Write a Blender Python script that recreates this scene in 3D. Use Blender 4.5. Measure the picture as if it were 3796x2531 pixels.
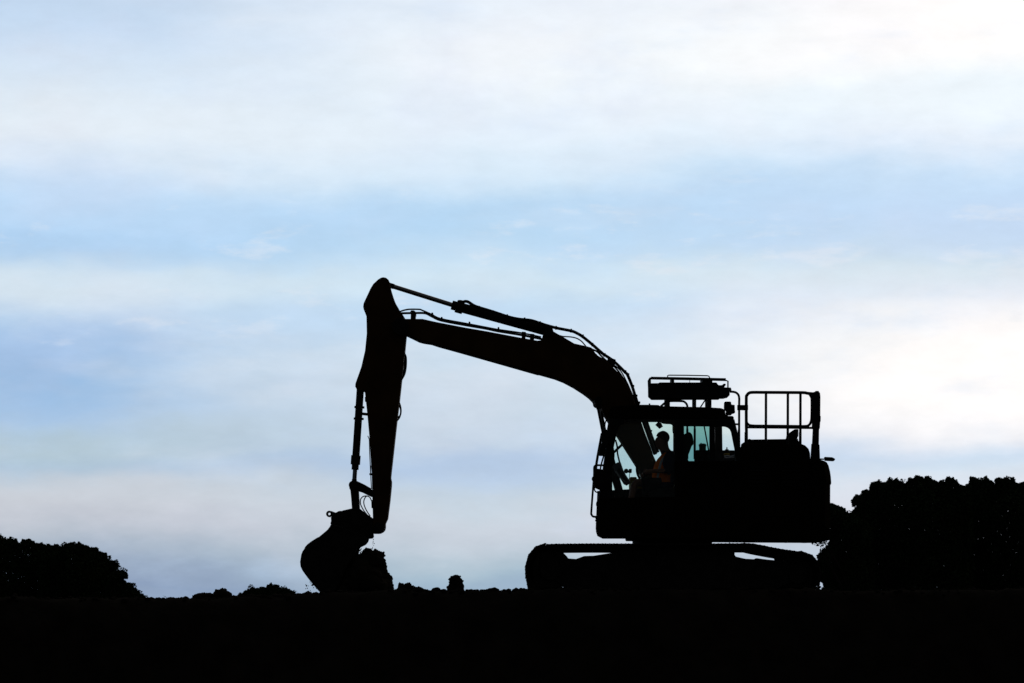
import bpy, bmesh, math, random
import numpy as np
from mathutils import Vector, Matrix, noise

random.seed(7)
rng = np.random.default_rng(7)
for o in list(bpy.data.objects):
    bpy.data.objects.remove(o)
scene = bpy.context.scene
col = scene.collection

# ------------------------------------------------------------------ camera
DIST = 60.0                      # camera to the centre line of the machine
LENS = 138.0
FOC = 3796 * LENS / 36.0         # focal length in photograph pixels
CX, EYE = 1898.0, 2230.5         # optical centre column, eye-level row
cam_d = bpy.data.cameras.new('camera')
cam = bpy.data.objects.new('camera', cam_d)
col.objects.link(cam)
cam.location = (0, -DIST, 0)
cam.rotation_euler = (math.radians(90), 0, 0)
cam_d.lens = LENS
cam_d.sensor_width = 36
cam_d.shift_y = (EYE - 1265.5) / 3796
cam_d.clip_start = 0.5
cam_d.clip_end = 6000
cam_d.dof.use_dof = True
cam_d.dof.focus_distance = DIST
cam_d.dof.aperture_fstop = 10.0
scene.camera = cam
scene.render.resolution_x = 1024
scene.render.resolution_y = 683

# ------------------------------------------------------------------ sky
SUN_AZ, SUN_EL = math.radians(5), math.radians(8)
SKY_LO = .065                     # overcast on the side away from the sun
world = bpy.data.worlds.new('World')
scene.world = world
world.use_nodes = True
nt = world.node_tree
nt.nodes.clear()
def N(t, **kw):
    n = nt.nodes.new(t)
    for k, v in kw.items():
        setattr(n, k, v)
    return n
def M(op, a, b=None, c=None, clamp=False):
    n = N('ShaderNodeMath', operation=op)
    n.use_clamp = clamp
    for i, v in enumerate((a, b, c)):
        if v is None:
            continue
        if isinstance(v, (int, float)):
            n.inputs[i].default_value = v
        else:
            nt.links.new(v, n.inputs[i])
    return n.outputs[0]
def sstep(v, lo, hi):
    n = N('ShaderNodeMapRange', interpolation_type='SMOOTHSTEP')
    nt.links.new(v, n.inputs[0])
    n.inputs[1].default_value = lo; n.inputs[2].default_value = hi
    n.inputs[3].default_value = 0; n.inputs[4].default_value = 1
    return n.outputs[0]
def lin(c):
    return tuple(((v/255)/12.92 if v/255 <= .04045 else ((v/255+.055)/1.055)**2.4) for v in c)
tc = N('ShaderNodeTexCoord')
sep = N('ShaderNodeSeparateXYZ')
nt.links.new(tc.outputs['Generated'], sep.inputs[0])
dx, dy, dz = sep.outputs
az = M('ARCTAN2', dx, dy)
hyp = M('SQRT', M('ADD', M('MULTIPLY', dx, dx), M('ADD', M('MULTIPLY', dy, dy), 1e-4)))
S_ = M('DIVIDE', az, 0.1304)                       # azimuth in half picture widths
T_ = M('DIVIDE', M('DIVIDE', dz, hyp), 0.1533)     # tangent of the elevation
def cloud_noise(sa, ta, detail, seed, rough=.55):
    cx = N('ShaderNodeCombineXYZ')
    nt.links.new(M('MULTIPLY', S_, sa), cx.inputs[0])
    nt.links.new(M('MULTIPLY', T_, ta), cx.inputs[1])
    cx.inputs[2].default_value = seed
    n = N('ShaderNodeTexNoise')
    n.inputs['Scale'].default_value = 1
    n.inputs['Detail'].default_value = detail
    n.inputs['Roughness'].default_value = rough
    nt.links.new(cx.outputs[0], n.inputs['Vector'])
    return M('SUBTRACT', n.outputs[0], .5)
n_big = cloud_noise(.9, 2.6, 5, 3.3)
n_mid = cloud_noise(2.2, 9.0, 6, 8.1)
n_warp = cloud_noise(1.4, 4.5, 4, 5.7)
n_fine = cloud_noise(5.0, 16.0, 6, 1.9, .6)
n_hue = cloud_noise(3.0, 7.0, 4, 12.4)
Tw = M('ADD', T_, M('ADD', M('MULTIPLY', n_warp, .15), M('MULTIPLY', n_fine, .05)))
Sw = M('ADD', S_, M('ADD', M('MULTIPLY', n_big, .9), M('MULTIPLY', n_mid, .35)))
def sky_ramp(stops):
    r = N('ShaderNodeValToRGB')
    nt.links.new(Tw, r.inputs[0])
    cr = r.color_ramp
    cr.interpolation = 'CARDINAL'
    st = sorted(((1382-y)/1382, tuple(255-(255-v)*q for v, q in zip(c, (1.25, 1.19, 1.24) if y < 960 else (1.20, 1.17, 1.22)))) for y, c in stops)
    cr.elements.remove(cr.elements[-1])
    cr.elements[0].position = max(0, st[0][0]); cr.elements[0].color = (*lin(st[0][1]), 1)
    for t, c in st[1:]:
        e = cr.elements.new(min(1, t)); e.color = (*lin(c), 1)
    return r.outputs[0]
# layers of the overcast, low (1382) to high (0): on the left, in the middle, on the right
LEFT = [(0, (202, 219, 241)), (100, (210, 226, 246)), (200, (221, 233, 247)), (330, (230, 239, 249)), (420, (207, 227, 249)), (520, (196, 221, 248)), (580, (191, 216, 243)), (650, (217, 231, 244)), (710, (208, 224, 242)),
        (780, (178, 205, 238)), (880, (168, 197, 232)), (950, (182, 205, 233)), (1010, (188, 207, 222)), (1050, (186, 204, 222)), (1100, (205, 212, 223)), (1170, (203, 208, 220)), (1250, (182, 193, 210)), (1370, (158, 173, 201))]
MID = [(0, (234, 242, 252)), (120, (242, 248, 254)), (220, (236, 245, 254)), (320, (226, 239, 252)), (400, (215, 233, 250)), (470, (193, 220, 246)), (560, (196, 222, 246)), (640, (212, 230, 245)), (700, (201, 223, 245)), (780, (206, 224, 243)),
       (900, (207, 222, 238)), (1000, (201, 217, 235)), (1050, (188, 208, 234)), (1120, (202, 216, 231)), (1200, (206, 215, 228)), (1300, (181, 200, 217)), (1370, (168, 188, 212))]
RIGHT = [(0, (254, 254, 255)), (150, (252, 253, 255)), (220, (240, 248, 255)), (300, (237, 246, 255)), (350, (229, 239, 252)), (420, (206, 227, 250)), (500, (204, 223, 248)), (560, (205, 223, 245)), (620, (216, 230, 243)), (690, (231, 238, 248)),
         (760, (251, 251, 253)), (950, (252, 252, 254)), (1010, (236, 241, 249)), (1050, (209, 226, 244)), (1090, (216, 229, 243)), (1160, (223, 228, 240)), (1300, (202, 212, 228)), (1370, (190, 204, 224))]
def cmix(f, a, b):
    m_ = N('ShaderNodeMix', data_type='RGBA')
    for k_, v_ in ((0, f), (6, a), (7, b)):
        if isinstance(v_, tuple): m_.inputs[k_].default_value = v_
        else: nt.links.new(v_, m_.inputs[k_])
    return m_.outputs[2]
base = cmix(sstep(Sw, 0, .95), cmix(sstep(Sw, -.95, 0), sky_ramp(LEFT), sky_ramp(MID)), sky_ramp(RIGHT))
streak = M('MULTIPLY', sstep(M('ADD', n_mid, M('MULTIPLY', n_big, .5)), .05, .34), .18)
base = cmix(streak, base, (*lin((246, 248, 252)), 1))
hollow = M('MULTIPLY', sstep(M('SUBTRACT', M('MULTIPLY', n_fine, .5), n_mid), .02, .34), .35)
base = cmix(hollow, base, (*lin((184, 210, 240)), 1))
n_bil = cloud_noise(2.6, 3.4, 5, 21.7)
billow = M('MULTIPLY', M('MULTIPLY', sstep(n_bil, .0, .2), M('MULTIPLY', sstep(T_, .62, .85), M('SUBTRACT', 1, sstep(S_, .15, .75)))), .45)
base = cmix(billow, base, (*lin((214, 226, 246)), 1))
n_puf = cloud_noise(5.5, 22.0, 7, 31.3, .6)
puff = M('MULTIPLY', M('MULTIPLY', sstep(n_puf, .05, .20), M('MULTIPLY', sstep(T_, .34, .50), M('SUBTRACT', 1, sstep(T_, .62, .78)))), .40)
base = cmix(puff, base, (*lin((222, 231, 242)), 1))
n_mot = cloud_noise(9.0, 24.0, 8, 41.9, .68)
tint = M('MULTIPLY', sstep(n_hue, -.05, .22), .12)
base = cmix(tint, base, (*lin((226, 222, 238)), 1))
# brightness of the overcast falls away from the low sun hidden behind it
sd = (math.sin(SUN_AZ)*math.cos(SUN_EL), math.cos(SUN_AZ)*math.cos(SUN_EL), math.sin(SUN_EL))
dot = M('ADD', M('MULTIPLY', dx, sd[0]), M('ADD', M('MULTIPLY', dy, sd[1]), M('MULTIPLY', dz, sd[2])))
glow = sstep(dot, math.cos(math.radians(80)), math.cos(math.radians(14)))
lum = M('MULTIPLY', M('ADD', M('MULTIPLY', glow, 1-SKY_LO), SKY_LO), M('ADD', 1, M('ADD', M('MULTIPLY', n_mot, .16), M('MULTIPLY', n_fine, .12))))
sc = N('ShaderNodeVectorMath', operation='SCALE')
nt.links.new(base, sc.inputs[0]); nt.links.new(lum, sc.inputs[3])
sky = N('ShaderNodeTexSky', sky_type='NISHITA')
sky.sun_disc = False
sky.sun_elevation = SUN_EL
sky.sun_rotation = SUN_AZ
sky.dust_density = 3
bg1 = N('ShaderNodeBackground'); nt.links.new(sky.outputs[0], bg1.inputs[0]); bg1.inputs[1].default_value = .05
bg2 = N('ShaderNodeBackground'); nt.links.new(sc.outputs[0], bg2.inputs[0])
cover = N('ShaderNodeMixShader'); cover.inputs[0].default_value = .985   # closed cloud with little clear sky
nt.links.new(bg1.outputs[0], cover.inputs[1]); nt.links.new(bg2.outputs[0], cover.inputs[2])
out = N('ShaderNodeOutputWorld'); nt.links.new(cover.outputs[0], out.inputs[0])

sun_d = bpy.data.lights.new('sun', 'SUN')
sun_d.energy = 0.15
sun_d.angle = math.radians(30)
sun_d.color = (1, .95, .88)
sun = bpy.data.objects.new('sun', sun_d); col.objects.link(sun)
sun.rotation_euler = Vector(sd).to_track_quat('Z', 'Y').to_euler()

vs = scene.view_settings
vs.view_transform = 'Standard'; vs.look = 'None'; vs.exposure = 0; vs.gamma = 1; vs.use_curve_mapping = False

# ------------------------------------------------------------------ helpers
def at(p, y=0.0):
    """photograph pixel -> point on the plane at depth y"""
    k = (DIST + y) / FOC
    return Vector(((p[0]-CX)*k, y, (EYE-p[1])*k))
def frame(x0, y0, f=3.92):
    return lambda x, y: (x0 + x/f, y0 + y/f)
A = frame(1200, 960); B = frame(1200, 1360); C = frame(1050, 1700); K2 = frame(1050, 1900)
E = frame(1700, 1050); F = frame(2000, 1200); G = frame(2150, 1350); H = frame(2600, 1350)
I = frame(2150, 1650); J = frame(2650, 1650); K = frame(1900, 1920); L = frame(2500, 1920)
Mw = frame(2200, 1520, 7.84); Nw = frame(2480, 1520, 7.84); Ow = frame(2200, 1680, 7.84)
P4 = frame(0, 1950); P5 = frame(600, 1950); P6 = frame(1400, 2000); P7 = frame(3000, 1720, 2352/796)
def tr(f, *pts):
    return [f(*p) for p in pts]

WL = {}
class MB:
    def __init__(s):
        s.v = []; s.f = []
    def add(s, vs, fs):
        b = len(s.v)
        s.v += [tuple(v) for v in vs]
        s.f += [tuple(i+b for i in f) for f in fs]
        return s
    def prism(s, pts, y0, y1, ref=None, taper=0.0):
        """outline of photograph pixels, read at depth ref, pushed from y0 to y1"""
        ref = y0 if ref is None else ref
        w = [at(p, ref) for p in pts]
        area = sum(w[i].x*w[(i+1) % len(w)].z - w[(i+1) % len(w)].x*w[i].z for i in range(len(w)))
        if area < 0:
            w.reverse()
        n = len(w)
        vs = [(p.x, y0, p.z) for p in w] + [(p.x, y1, p.z) for p in w]
        fs = [tuple(range(n)), tuple(range(2*n-1, n-1, -1))]
        for i in range(n):
            j = (i+1) % n
            fs.append((i, i+n, j+n, j))
        return s.add(vs, fs)
    def box(s, lo, hi):
        x0, y0, z0 = lo; x1, y1, z1 = hi
        vs = [(x0,y0,z0),(x1,y0,z0),(x1,y1,z0),(x0,y1,z0),(x0,y0,z1),(x1,y0,z1),(x1,y1,z1),(x0,y1,z1)]
        return s.add(vs, [(0,3,2,1),(4,5,6,7),(0,1,5,4),(1,2,6,5),(2,3,7,6),(3,0,4,7)])
    def tube(s, pts, r, seg=8, smooth=0, closed=False):
        pts = [Vector(p) for p in pts]
        rad = list(r) if isinstance(r, (list, tuple)) else [r]*len(pts)
        if smooth:
            q = []; rr = []
            n = len(pts)
            for i in range(n-1):
                p0 = pts[max(i-1, 0)]; p1 = pts[i]; p2 = pts[i+1]; p3 = pts[min(i+2, n-1)]
                for k in range(smooth):
                    t = k/smooth
                    q.append(.5*((2*p1)+(p2-p0)*t+(2*p0-5*p1+4*p2-p3)*t*t+(3*p1-p0-3*p2+p3)*t**3))
                    rr.append(rad[i]*(1-t)+rad[i+1]*t)
            q.append(pts[-1]); rr.append(rad[-1])
            pts, rad = q, rr
        n = len(pts)
        tan = []
        for i in range(n):
            if closed:
                d = pts[(i+1) % n]-pts[i-1]
            else:
                d = pts[min(i+1, n-1)]-pts[max(i-1, 0)]
            tan.append(d.normalized())
        up = Vector((0, 1, 0)) if abs(tan[0].y) < .9 else Vector((1, 0, 0))
        vs = []
        for i in range(n):
            u = (up - tan[i]*up.dot(tan[i])).normalized()
            up = u
            w = tan[i].cross(u)
            for k in range(seg):
                a = 2*math.pi*k/seg
                vs.append(pts[i] + (u*math.cos(a)+w*math.sin(a))*rad[i])
        fs = []
        m = n if closed else n-1
        for i in range(m):
            for k in range(seg):
                a = i*seg+k; b = i*seg+(k+1) % seg
                j = (i+1) % n
                fs.append((a, b, j*seg+(k+1) % seg, j*seg+k))
        if not closed:
            fs.append(tuple(range(seg-1, -1, -1)))
            fs.append(tuple(range((n-1)*seg, n*seg)))
        return s.add(vs, fs)
    def cyl(s, p0, p1, r0, r1=None, seg=20):
        return s.tube([p0, p1], [r0, r0 if r1 is None else r1], seg)
    def lump(s, c, r, sub=2, amp=.25, sq=(1, 1, 1), freq=1.6):
        vs, fs = ICO[sub]
        off = Vector((random.uniform(-50, 50), random.uniform(-50, 50), random.uniform(-50, 50)))
        q = []
        for v in vs:
            d = 1 + amp*(noise.noise(v*freq+off) + .6*noise.noise(v*freq*2.7+off))
            q.append((c[0]+v.x*r*d*sq[0], c[1]+v.y*r*d*sq[1], c[2]+v.z*r*d*sq[2]))
        return s.add(q, fs)
    def mesh(s, name, smooth=False):
        me = bpy.data.meshes.new(name)
        me.from_pydata(s.v, [], s.f)
        me.validate()
        bm = bmesh.new(); bm.from_mesh(me)
        bmesh.ops.recalc_face_normals(bm, faces=bm.faces)
        bm.to_mesh(me); bm.free()
        if smooth:
            me.shade_smooth()
            try:
                me.set_sharp_from_angle(angle=math.radians(40))
            except Exception:
                pass
        return me
    def build(s, name, mat, parent=None, smooth=False, bevel=0.0, kind=None, label=None, base=False):
        vs = np.array(s.v)
        lo, hi = vs.min(0), vs.max(0)
        c = (lo+hi)/2
        if base:
            c[2] = lo[2]
        s.v = [tuple(v) for v in (vs-c)]
        me = s.mesh(name, smooth)
        me.materials.append(mat)
        o = link(name, me, Vector(c), parent)
        if bevel:
            b = o.modifiers.new('edge', 'BEVEL'); b.width = bevel; b.segments = 2; b.limit_method = 'ANGLE'; b.angle_limit = math.radians(35)
        if kind: o['kind'] = kind
        if label: o['label'] = label
        return o
def link(name, data, wloc, parent=None):
    o = bpy.data.objects.new(name, data)
    col.objects.link(o)
    WL[o.name] = Vector(wloc)
    if parent is not None:
        o.parent = parent
        o.location = Vector(wloc) - WL[parent.name]
    else:
        o.location = wloc
    return o
def tag(o, label, cat, group=None, kind=None):
    o['label'] = label
    if cat: o['category'] = cat
    if group: o['group'] = group
    if kind: o['kind'] = kind
    return o
ICO = {}
for sub in (1, 2, 3):
    bm = bmesh.new()
    bmesh.ops.create_icosphere(bm, subdivisions=sub, radius=1)
    ICO[sub] = ([v.co.copy() for v in bm.verts], [tuple(v.index for v in f.verts) for f in bm.faces])
    bm.free()

def inside(px, py, poly):
    n = len(poly)
    r = np.zeros(len(px), bool)
    j = n-1
    for i in range(n):
        xi, yi = poly[i]; xj, yj = poly[j]
        c = ((yi > py) != (yj > py)) & (px < (xj-xi)*(py-yi)/((yj-yi) or 1e-9)+xi)
        r ^= c
        j = i
    return r
def edge_dist(px, py, poly):
    d = np.full(len(px), 1e9)
    n = len(poly)
    for i in range(n):
        ax, ay = poly[i]; bx, by = poly[(i+1) % n]
        ex, ey = bx-ax, by-ay
        t = np.clip(((px-ax)*ex+(py-ay)*ey)/(ex*ex+ey*ey+1e-9), 0, 1)
        d = np.minimum(d, np.hypot(px-ax-t*ex, py-ay-t*ey))
    return d

# ------------------------------------------------------------------ materials
def material(name, c, rough=.7, metal=0.0, spec=.25, var=.35, scale=6.0, bump=0.0, c2=None):
    m = bpy.data.materials.new(name)
    m.use_nodes = True
    t = m.node_tree
    b = t.nodes['Principled BSDF']
    co = t.nodes.new('ShaderNodeTexCoord')
    nz = t.nodes.new('ShaderNodeTexNoise')
    nz.inputs['Scale'].default_value = scale; nz.inputs['Detail'].default_value = 6
    t.links.new(co.outputs['Object'], nz.inputs['Vector'])
    rp = t.nodes.new('ShaderNodeValToRGB')
    rp.color_ramp.elements[0].position = .3; rp.color_ramp.elements[1].position = .7
    c2 = c2 or tuple(min(1, v*(1+var)) for v in c)
    rp.color_ramp.elements[0].color = (*[v*(1-var) for v in c], 1)
    rp.color_ramp.elements[1].color = (*c2, 1)
    t.links.new(nz.outputs[0], rp.inputs[0])
    t.links.new(rp.outputs[0], b.inputs['Base Color'])
    b.inputs['Roughness'].default_value = rough
    b.inputs['Metallic'].default_value = metal
    b.inputs['Specular IOR Level'].default_value = spec
    if bump:
        bp = t.nodes.new('ShaderNodeBump'); bp.inputs['Strength'].default_value = bump; bp.inputs['Distance'].default_value = .03
        n2 = t.nodes.new('ShaderNodeTexNoise'); n2.inputs['Scale'].default_value = scale*5; n2.inputs['Detail'].default_value = 5
        t.links.new(co.outputs['Object'], n2.inputs['Vector'])
        t.links.new(n2.outputs[0], bp.inputs['Height']); t.links.new(bp.outputs[0], b.inputs['Normal'])
    return m
def glass(name, tint):
    m = bpy.data.materials.new(name)
    m.use_nodes = True
    t = m.node_tree
    t.nodes.clear()
    o = t.nodes.new('ShaderNodeOutputMaterial')
    tr_ = t.nodes.new('ShaderNodeBsdfTransparent')
    nz = t.nodes.new('ShaderNodeTexNoise'); nz.inputs['Scale'].default_value = 3
    co = t.nodes.new('ShaderNodeTexCoord'); t.links.new(co.outputs['Object'], nz.inputs['Vector'])
    rp = t.nodes.new('ShaderNodeValToRGB')
    rp.color_ramp.elements[0].color = (*[v*.96 for v in tint], 1); rp.color_ramp.elements[1].color = (*tint, 1)
    t.links.new(nz.outputs[0], rp.inputs[0]); t.links.new(rp.outputs[0], tr_.inputs[0])
    gl = t.nodes.new('ShaderNodeBsdfGlossy'); gl.inputs['Roughness'].default_value = .03
    lw = t.nodes.new('ShaderNodeFresnel'); lw.inputs[0].default_value = 1.22
    mx = t.nodes.new('ShaderNodeMixShader')
    t.links.new(lw.outputs[0], mx.inputs[0]); t.links.new(tr_.outputs[0], mx.inputs[1]); t.links.new(gl.outputs[0], mx.inputs[2])
    t.links.new(mx.outputs[0], o.inputs[0])
    return m
PAINT = material('dull machine paint', (.046, .022, .007), .75, spec=.06, scale=3)
PANEL = material('dark body paint', (.008, .006, .004), .9, spec=.0, scale=3)
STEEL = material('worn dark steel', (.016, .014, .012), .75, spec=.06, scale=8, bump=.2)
RUBBER = material('black rubber', (.010, .010, .010), .8, spec=.05)
BLACK = material('black trim', (.010, .010, .011), .7, spec=.08)
CHROME = material('bright piston rod', (.16, .165, .17), .10, metal=1.0, var=.05)
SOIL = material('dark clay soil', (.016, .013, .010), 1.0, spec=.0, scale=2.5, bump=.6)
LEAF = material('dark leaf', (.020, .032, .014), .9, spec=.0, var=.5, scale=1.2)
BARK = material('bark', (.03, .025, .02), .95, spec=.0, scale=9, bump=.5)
GRASS = material('grass blade', (.035, .045, .02), .9, spec=.0)
SKIN = material('skin', (.22, .10, .07), .6, spec=.2, var=.12)
NAVY = material('navy cloth', (.012, .014, .035), .9, spec=.05)
HIVIS = material('orange hi-vis cloth', (.98, .18, .012), .8, spec=.05, var=.08)
REFLECT = material('grey reflective tape', (.42, .42, .45), .5, spec=.3, var=.08)
HAIR = material('dark hair', (.012, .009, .007), .7, spec=.1, scale=40)
GREYP = material('grey plastic', (.11, .10, .13), .6, spec=.2, var=.15)
YELLOW = material('ochre box paint', (.30, .19, .02), .7, spec=.1)
SHOE = material('boot leather', (.02, .015, .01), .7, spec=.1)
SEATM = material('seat fabric', (.018, .022, .02), .9, spec=.05)
CARD = material('printed card', (.05, .035, .02), .8, spec=.05)
GLASS_L = glass('clear greenish pane', (.95, .995, .962))
GLASS_T = glass('teal tinted pane', (.48, .70, .65))

# ------------------------------------------------------------------ ground
def interp(x, table):
    return float(np.interp(x, [t[0] for t in table], [t[1] for t in table]))
SKYL = [(0, 2222), (541, 2223), (640, 2220), (800, 2222), (870, 2213), (1100, 2206), (1180, 2205), (1330, 2196), (1460, 2184), (1600, 2188), (1720, 2191),
        (1900, 2187), (2000, 2186), (2600, 2186), (3040, 2188), (3800, 2186)]
CREST_Y = -2.4
def ground_z(x, y):
    s = CX + x*FOC/(DIST+CREST_Y)
    crest = (EYE - interp(s, SKYL))*(DIST+CREST_Y)/FOC
    pad = min(.10, crest-.02)
    n = noise.noise(Vector((x*1.3, y*1.3, 0)))*.05 + noise.noise(Vector((x*5, y*5, 3)))*.025 + noise.noise(Vector((x*15, y*15, 6)))*.010
    edge = CREST_Y + .25*noise.noise(Vector((x*.6, 4, 0)))
    if y < edge-.1:                                    # the cut face of the bank and the floor below it
        t = min(1, (edge-.1-y)/1.25)
        t = t*t*(3-2*t)
        z = crest*(1-t) + (-1.75)*t + n*1.2*(1 + 1.5*math.sin(math.pi*t)) + .004
    elif y < edge+1.0:
        t = (y-edge+.1)/1.1
        z = crest*(1-t) + pad*t + .004 - .034*t + n*.55
    elif y < 9:
        z = pad - .04 + n*.35
    else:                                              # falls away behind
        t = min(1, (y-9)/30)
        z = (pad-.04)*(1-t) - 1.6*t + n*.6
    return z
xs = sorted(set([-3000, -1200, -500, -200, -100, -60, -40, -25, -18, -14, -11] + list(np.round(np.arange(-9, 9.01, .045), 3)) + [11, 14, 18, 25, 40, 60, 100, 200, 500, 1200, 3000]))
ys = sorted(set([-1500, -400, -150, -90, -62, -50, -40, -30, -22, -16, -12, -9, -7, -6, -5.3] + list(np.round(np.arange(-4.8, -.9, .045), 3)) + list(np.round(np.arange(-.9, 3, .15), 3))
                + [3.5, 4.5, 6, 8, 10, 13, 17, 22, 28, 34, 40, 50, 65, 85, 110, 150, 220, 350, 600, 1000, 2000, 4000]))
gv = [(x, y, ground_z(x, y)) for y in ys for x in xs]
nx = len(xs)
gf = [(j*nx+i, j*nx+i+1, (j+1)*nx+i+1, (j+1)*nx+i) for j in range(len(ys)-1) for i in range(nx-1)]
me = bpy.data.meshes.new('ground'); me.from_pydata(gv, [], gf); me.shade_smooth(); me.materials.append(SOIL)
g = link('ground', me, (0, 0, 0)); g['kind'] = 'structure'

# ------------------------------------------------------------------ excavator
ex_base = at((2492, 2205), 0)
EX = link('excavator', None, ex_base)
tag(EX, 'tracked excavator in dark silhouette with arched boom digging into the soil', 'excavator')

def path(pts, y):
    return [at(p, y) for p in pts]

# --- tracks
TRACK = [(2003, 2018), (2150, 2014), (2300, 2014), (2450, 2014), (2600, 2014), (2775, 2013), (2800, 2016), (2850, 2026), (2900, 2035), (2985, 2048), (3010, 2061),
         (3027, 2083), (3037, 2112), (3038, 2145), (3026, 2180), (2992, 2203), (2700, 2204), (2300, 2204), (1992, 2204), (1964, 2188), (1951, 2152), (1947, 2112), (1953, 2072), (1972, 2038)]
def resample(pts, n):
    p = [Vector(q) for q in pts]
    # smooth
    q = []
    m = len(p)
    for i in range(m):
        p0, p1, p2, p3 = p[i-1], p[i], p[(i+1) % m], p[(i+2) % m]
        for k in range(8):
            t = k/8
            q.append(.5*((2*p1)+(p2-p0)*t+(2*p0-5*p1+4*p2-p3)*t*t+(3*p1-p0-3*p2+p3)*t**3))
    seg = [(q[(i+1) % len(q)]-q[i]).length for i in range(len(q))]
    tot = sum(seg)
    out_ = []; acc = 0; i = 0
    for k in range(n):
        d = tot*k/n
        while acc+seg[i] < d:
            acc += seg[i]; i += 1
        t = (d-acc)/seg[i]
        out_.append(q[i].lerp(q[(i+1) % len(q)], t))
    return out_, tot
shoe = MB()
shoe.box((-.082, -.30, -.026), (.086, .30, -.006))
for gx in (-.07, -.005, .06):
    shoe.add([(gx-.013, -.298, -.006), (gx+.013, -.298, -.006), (gx+.006, -.298, -.002), (gx-.006, -.298, -.002),
              (gx-.013, .298, -.006), (gx+.013, .298, -.006), (gx+.006, .298, -.002), (gx-.006, .298, -.002)],
             [(0, 1, 2, 3), (7, 6, 5, 4), (0, 4, 5, 1), (1, 5, 6, 2), (2, 6, 7, 3), (3, 7, 4, 0)])
shoe_me = shoe.mesh('track_shoe'); shoe_me.materials.append(STEEL)
wheel_c = {'idler': ((2040, 2112), .34), 'sprocket': ((2955, 2128), .31)}
base_pts = [at(p, -1.05) for p in TRACK]
def build_track(yc):
    cpts, tot = resample(base_pts, 200)
    mid = Vector((sum(p.x for p in cpts)/200, 0, sum(p.z for p in cpts)/200))
    # side frame is the part that carries all other pieces of the track
    fr = MB()
    fpts = [(2062, 2100), (2085, 2066), (2103, 2064), (2105, 2070), (2135, 2072), (2165, 2061), (2200, 2060), (2262, 2050), (2300, 2040), (2690, 2040), (2719, 2052), (2725, 2063),
            (2760, 2071), (2795, 2073), (2803, 2069), (2840, 2074), (2905, 2080), (2950, 2100), (2930, 2160), (2880, 2182), (2110, 2182), (2050, 2150)]
    w = [at(p, -1.05) for p in fpts]
    n = len(w)
    fr.add([(p.x, yc-.16, p.z) for p in w]+[(p.x, yc+.16, p.z) for p in w],
           [tuple(range(n)), tuple(range(2*n-1, n-1, -1))]+[(i, i+n, (i+1) % n+n, (i+1) % n) for i in range(n)])
    T = fr.build('track', STEEL, EX, bevel=.012)
    # chain of links inside the shoes
    ch = MB()
    nn = 96
    q, _ = resample(base_pts, nn)
    vs = []
    for i in range(nn):
        t = (q[(i+1) % nn]-q[i-1]).normalized()
        o = Vector((-t.z, 0, t.x))
        wob = .008*math.sin(i*math.pi)
        for (d, yy) in ((-.014, -.12), (-.115, -.12), (-.115, .12), (-.014, .12)):
            p = q[i]+o*(d+wob)
            vs.append((p.x, yc+yy, p.z))
    fs = []
    for i in range(nn):
        j = (i+1) % nn
        for k in range(4):
            fs.append((i*4+k, i*4+(k+1) % 4, j*4+(k+1) % 4, j*4+k))
    ch.add(vs, fs).build('track_chain', STEEL, T)
    ns = int(round(tot/.172))
    q, _ = resample(base_pts, ns)
    for i in range(ns):
        t = (q[(i+1) % ns]-q[i-1]).normalized()
        o = bpy.data.objects.new('track_shoe', shoe_me); col.objects.link(o)
        o.parent = T
        o.location = Vector((q[i].x, yc, q[i].z)) - WL[T.name]
        o.rotation_euler = (0, math.atan2(-t.z, t.x), 0)
    for nm in ('idler', 'sprocket'):
        c, r = wheel_c[nm]
        p = at(c, -1.05)
        m = MB()
        m.cyl((p.x, yc-.09, p.z), (p.x, yc+.09, p.z), r*.78, seg=28)
        m.cyl((p.x, yc-.12, p.z), (p.x, yc+.12, p.z), r*.94, seg=28)
        m.cyl((p.x, yc-.22, p.z), (p.x, yc+.22, p.z), r*.45, seg=20)
        if nm == 'sprocket':
            for k in range(20):
                a = k*2*math.pi/20
                c0 = Vector((p.x+math.cos(a)*r*.94, yc, p.z+math.sin(a)*r*.94))
                m.tube([c0, c0+Vector((math.cos(a)*.05, 0, math.sin(a)*.05))], [.035, .02], 6)
        m.build(nm, STEEL, T, smooth=True)
    for k in range(7):
        p = at((2160+k*115, 2172), -1.05)
        MB().cyl((p.x, yc-.17, p.z), (p.x, yc+.17, p.z), .095, seg=16).build('bottom_roller', STEEL, T, smooth=True)
    for k in (2330, 2660):
        p = at((k, 2052), -1.05)
        MB().cyl((p.x, yc-.13, p.z), (p.x, yc+.13, p.z), .07, seg=16).build('carrier_roller', STEEL, T, smooth=True)
    return T
build_track(-1.05)
build_track(1.05)
# --- centre frame and slewing ring
cf = MB()
cf.prism([(2270, 2050), (2330, 2030), (2650, 2030), (2712, 2050), (2700, 2130), (2640, 2150), (2340, 2150), (2280, 2130)], -.9, .9, 0)
cf.build('undercarriage_frame', STEEL, EX, bevel=.015)
p0 = at((2492, 2040), 0); p1 = at((2492, 1990), 0)
sr = MB()
sr.cyl((p0.x, 0, p0.z), (p0.x, 0, p1.z), .61, seg=40)
sr.cyl((p0.x, 0, p0.z-.01), (p0.x, 0, p0.z+.06), .66, seg=40)
for k in range(30):
    a = k*2*math.pi/30
    sr.cyl((p0.x+.635*math.cos(a), .635*math.sin(a), p0.z+.06), (p0.x+.635*math.cos(a), .635*math.sin(a), p0.z+.09), .014, seg=6)
sr.build('slewing_ring', STEEL, EX, smooth=True)

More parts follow.
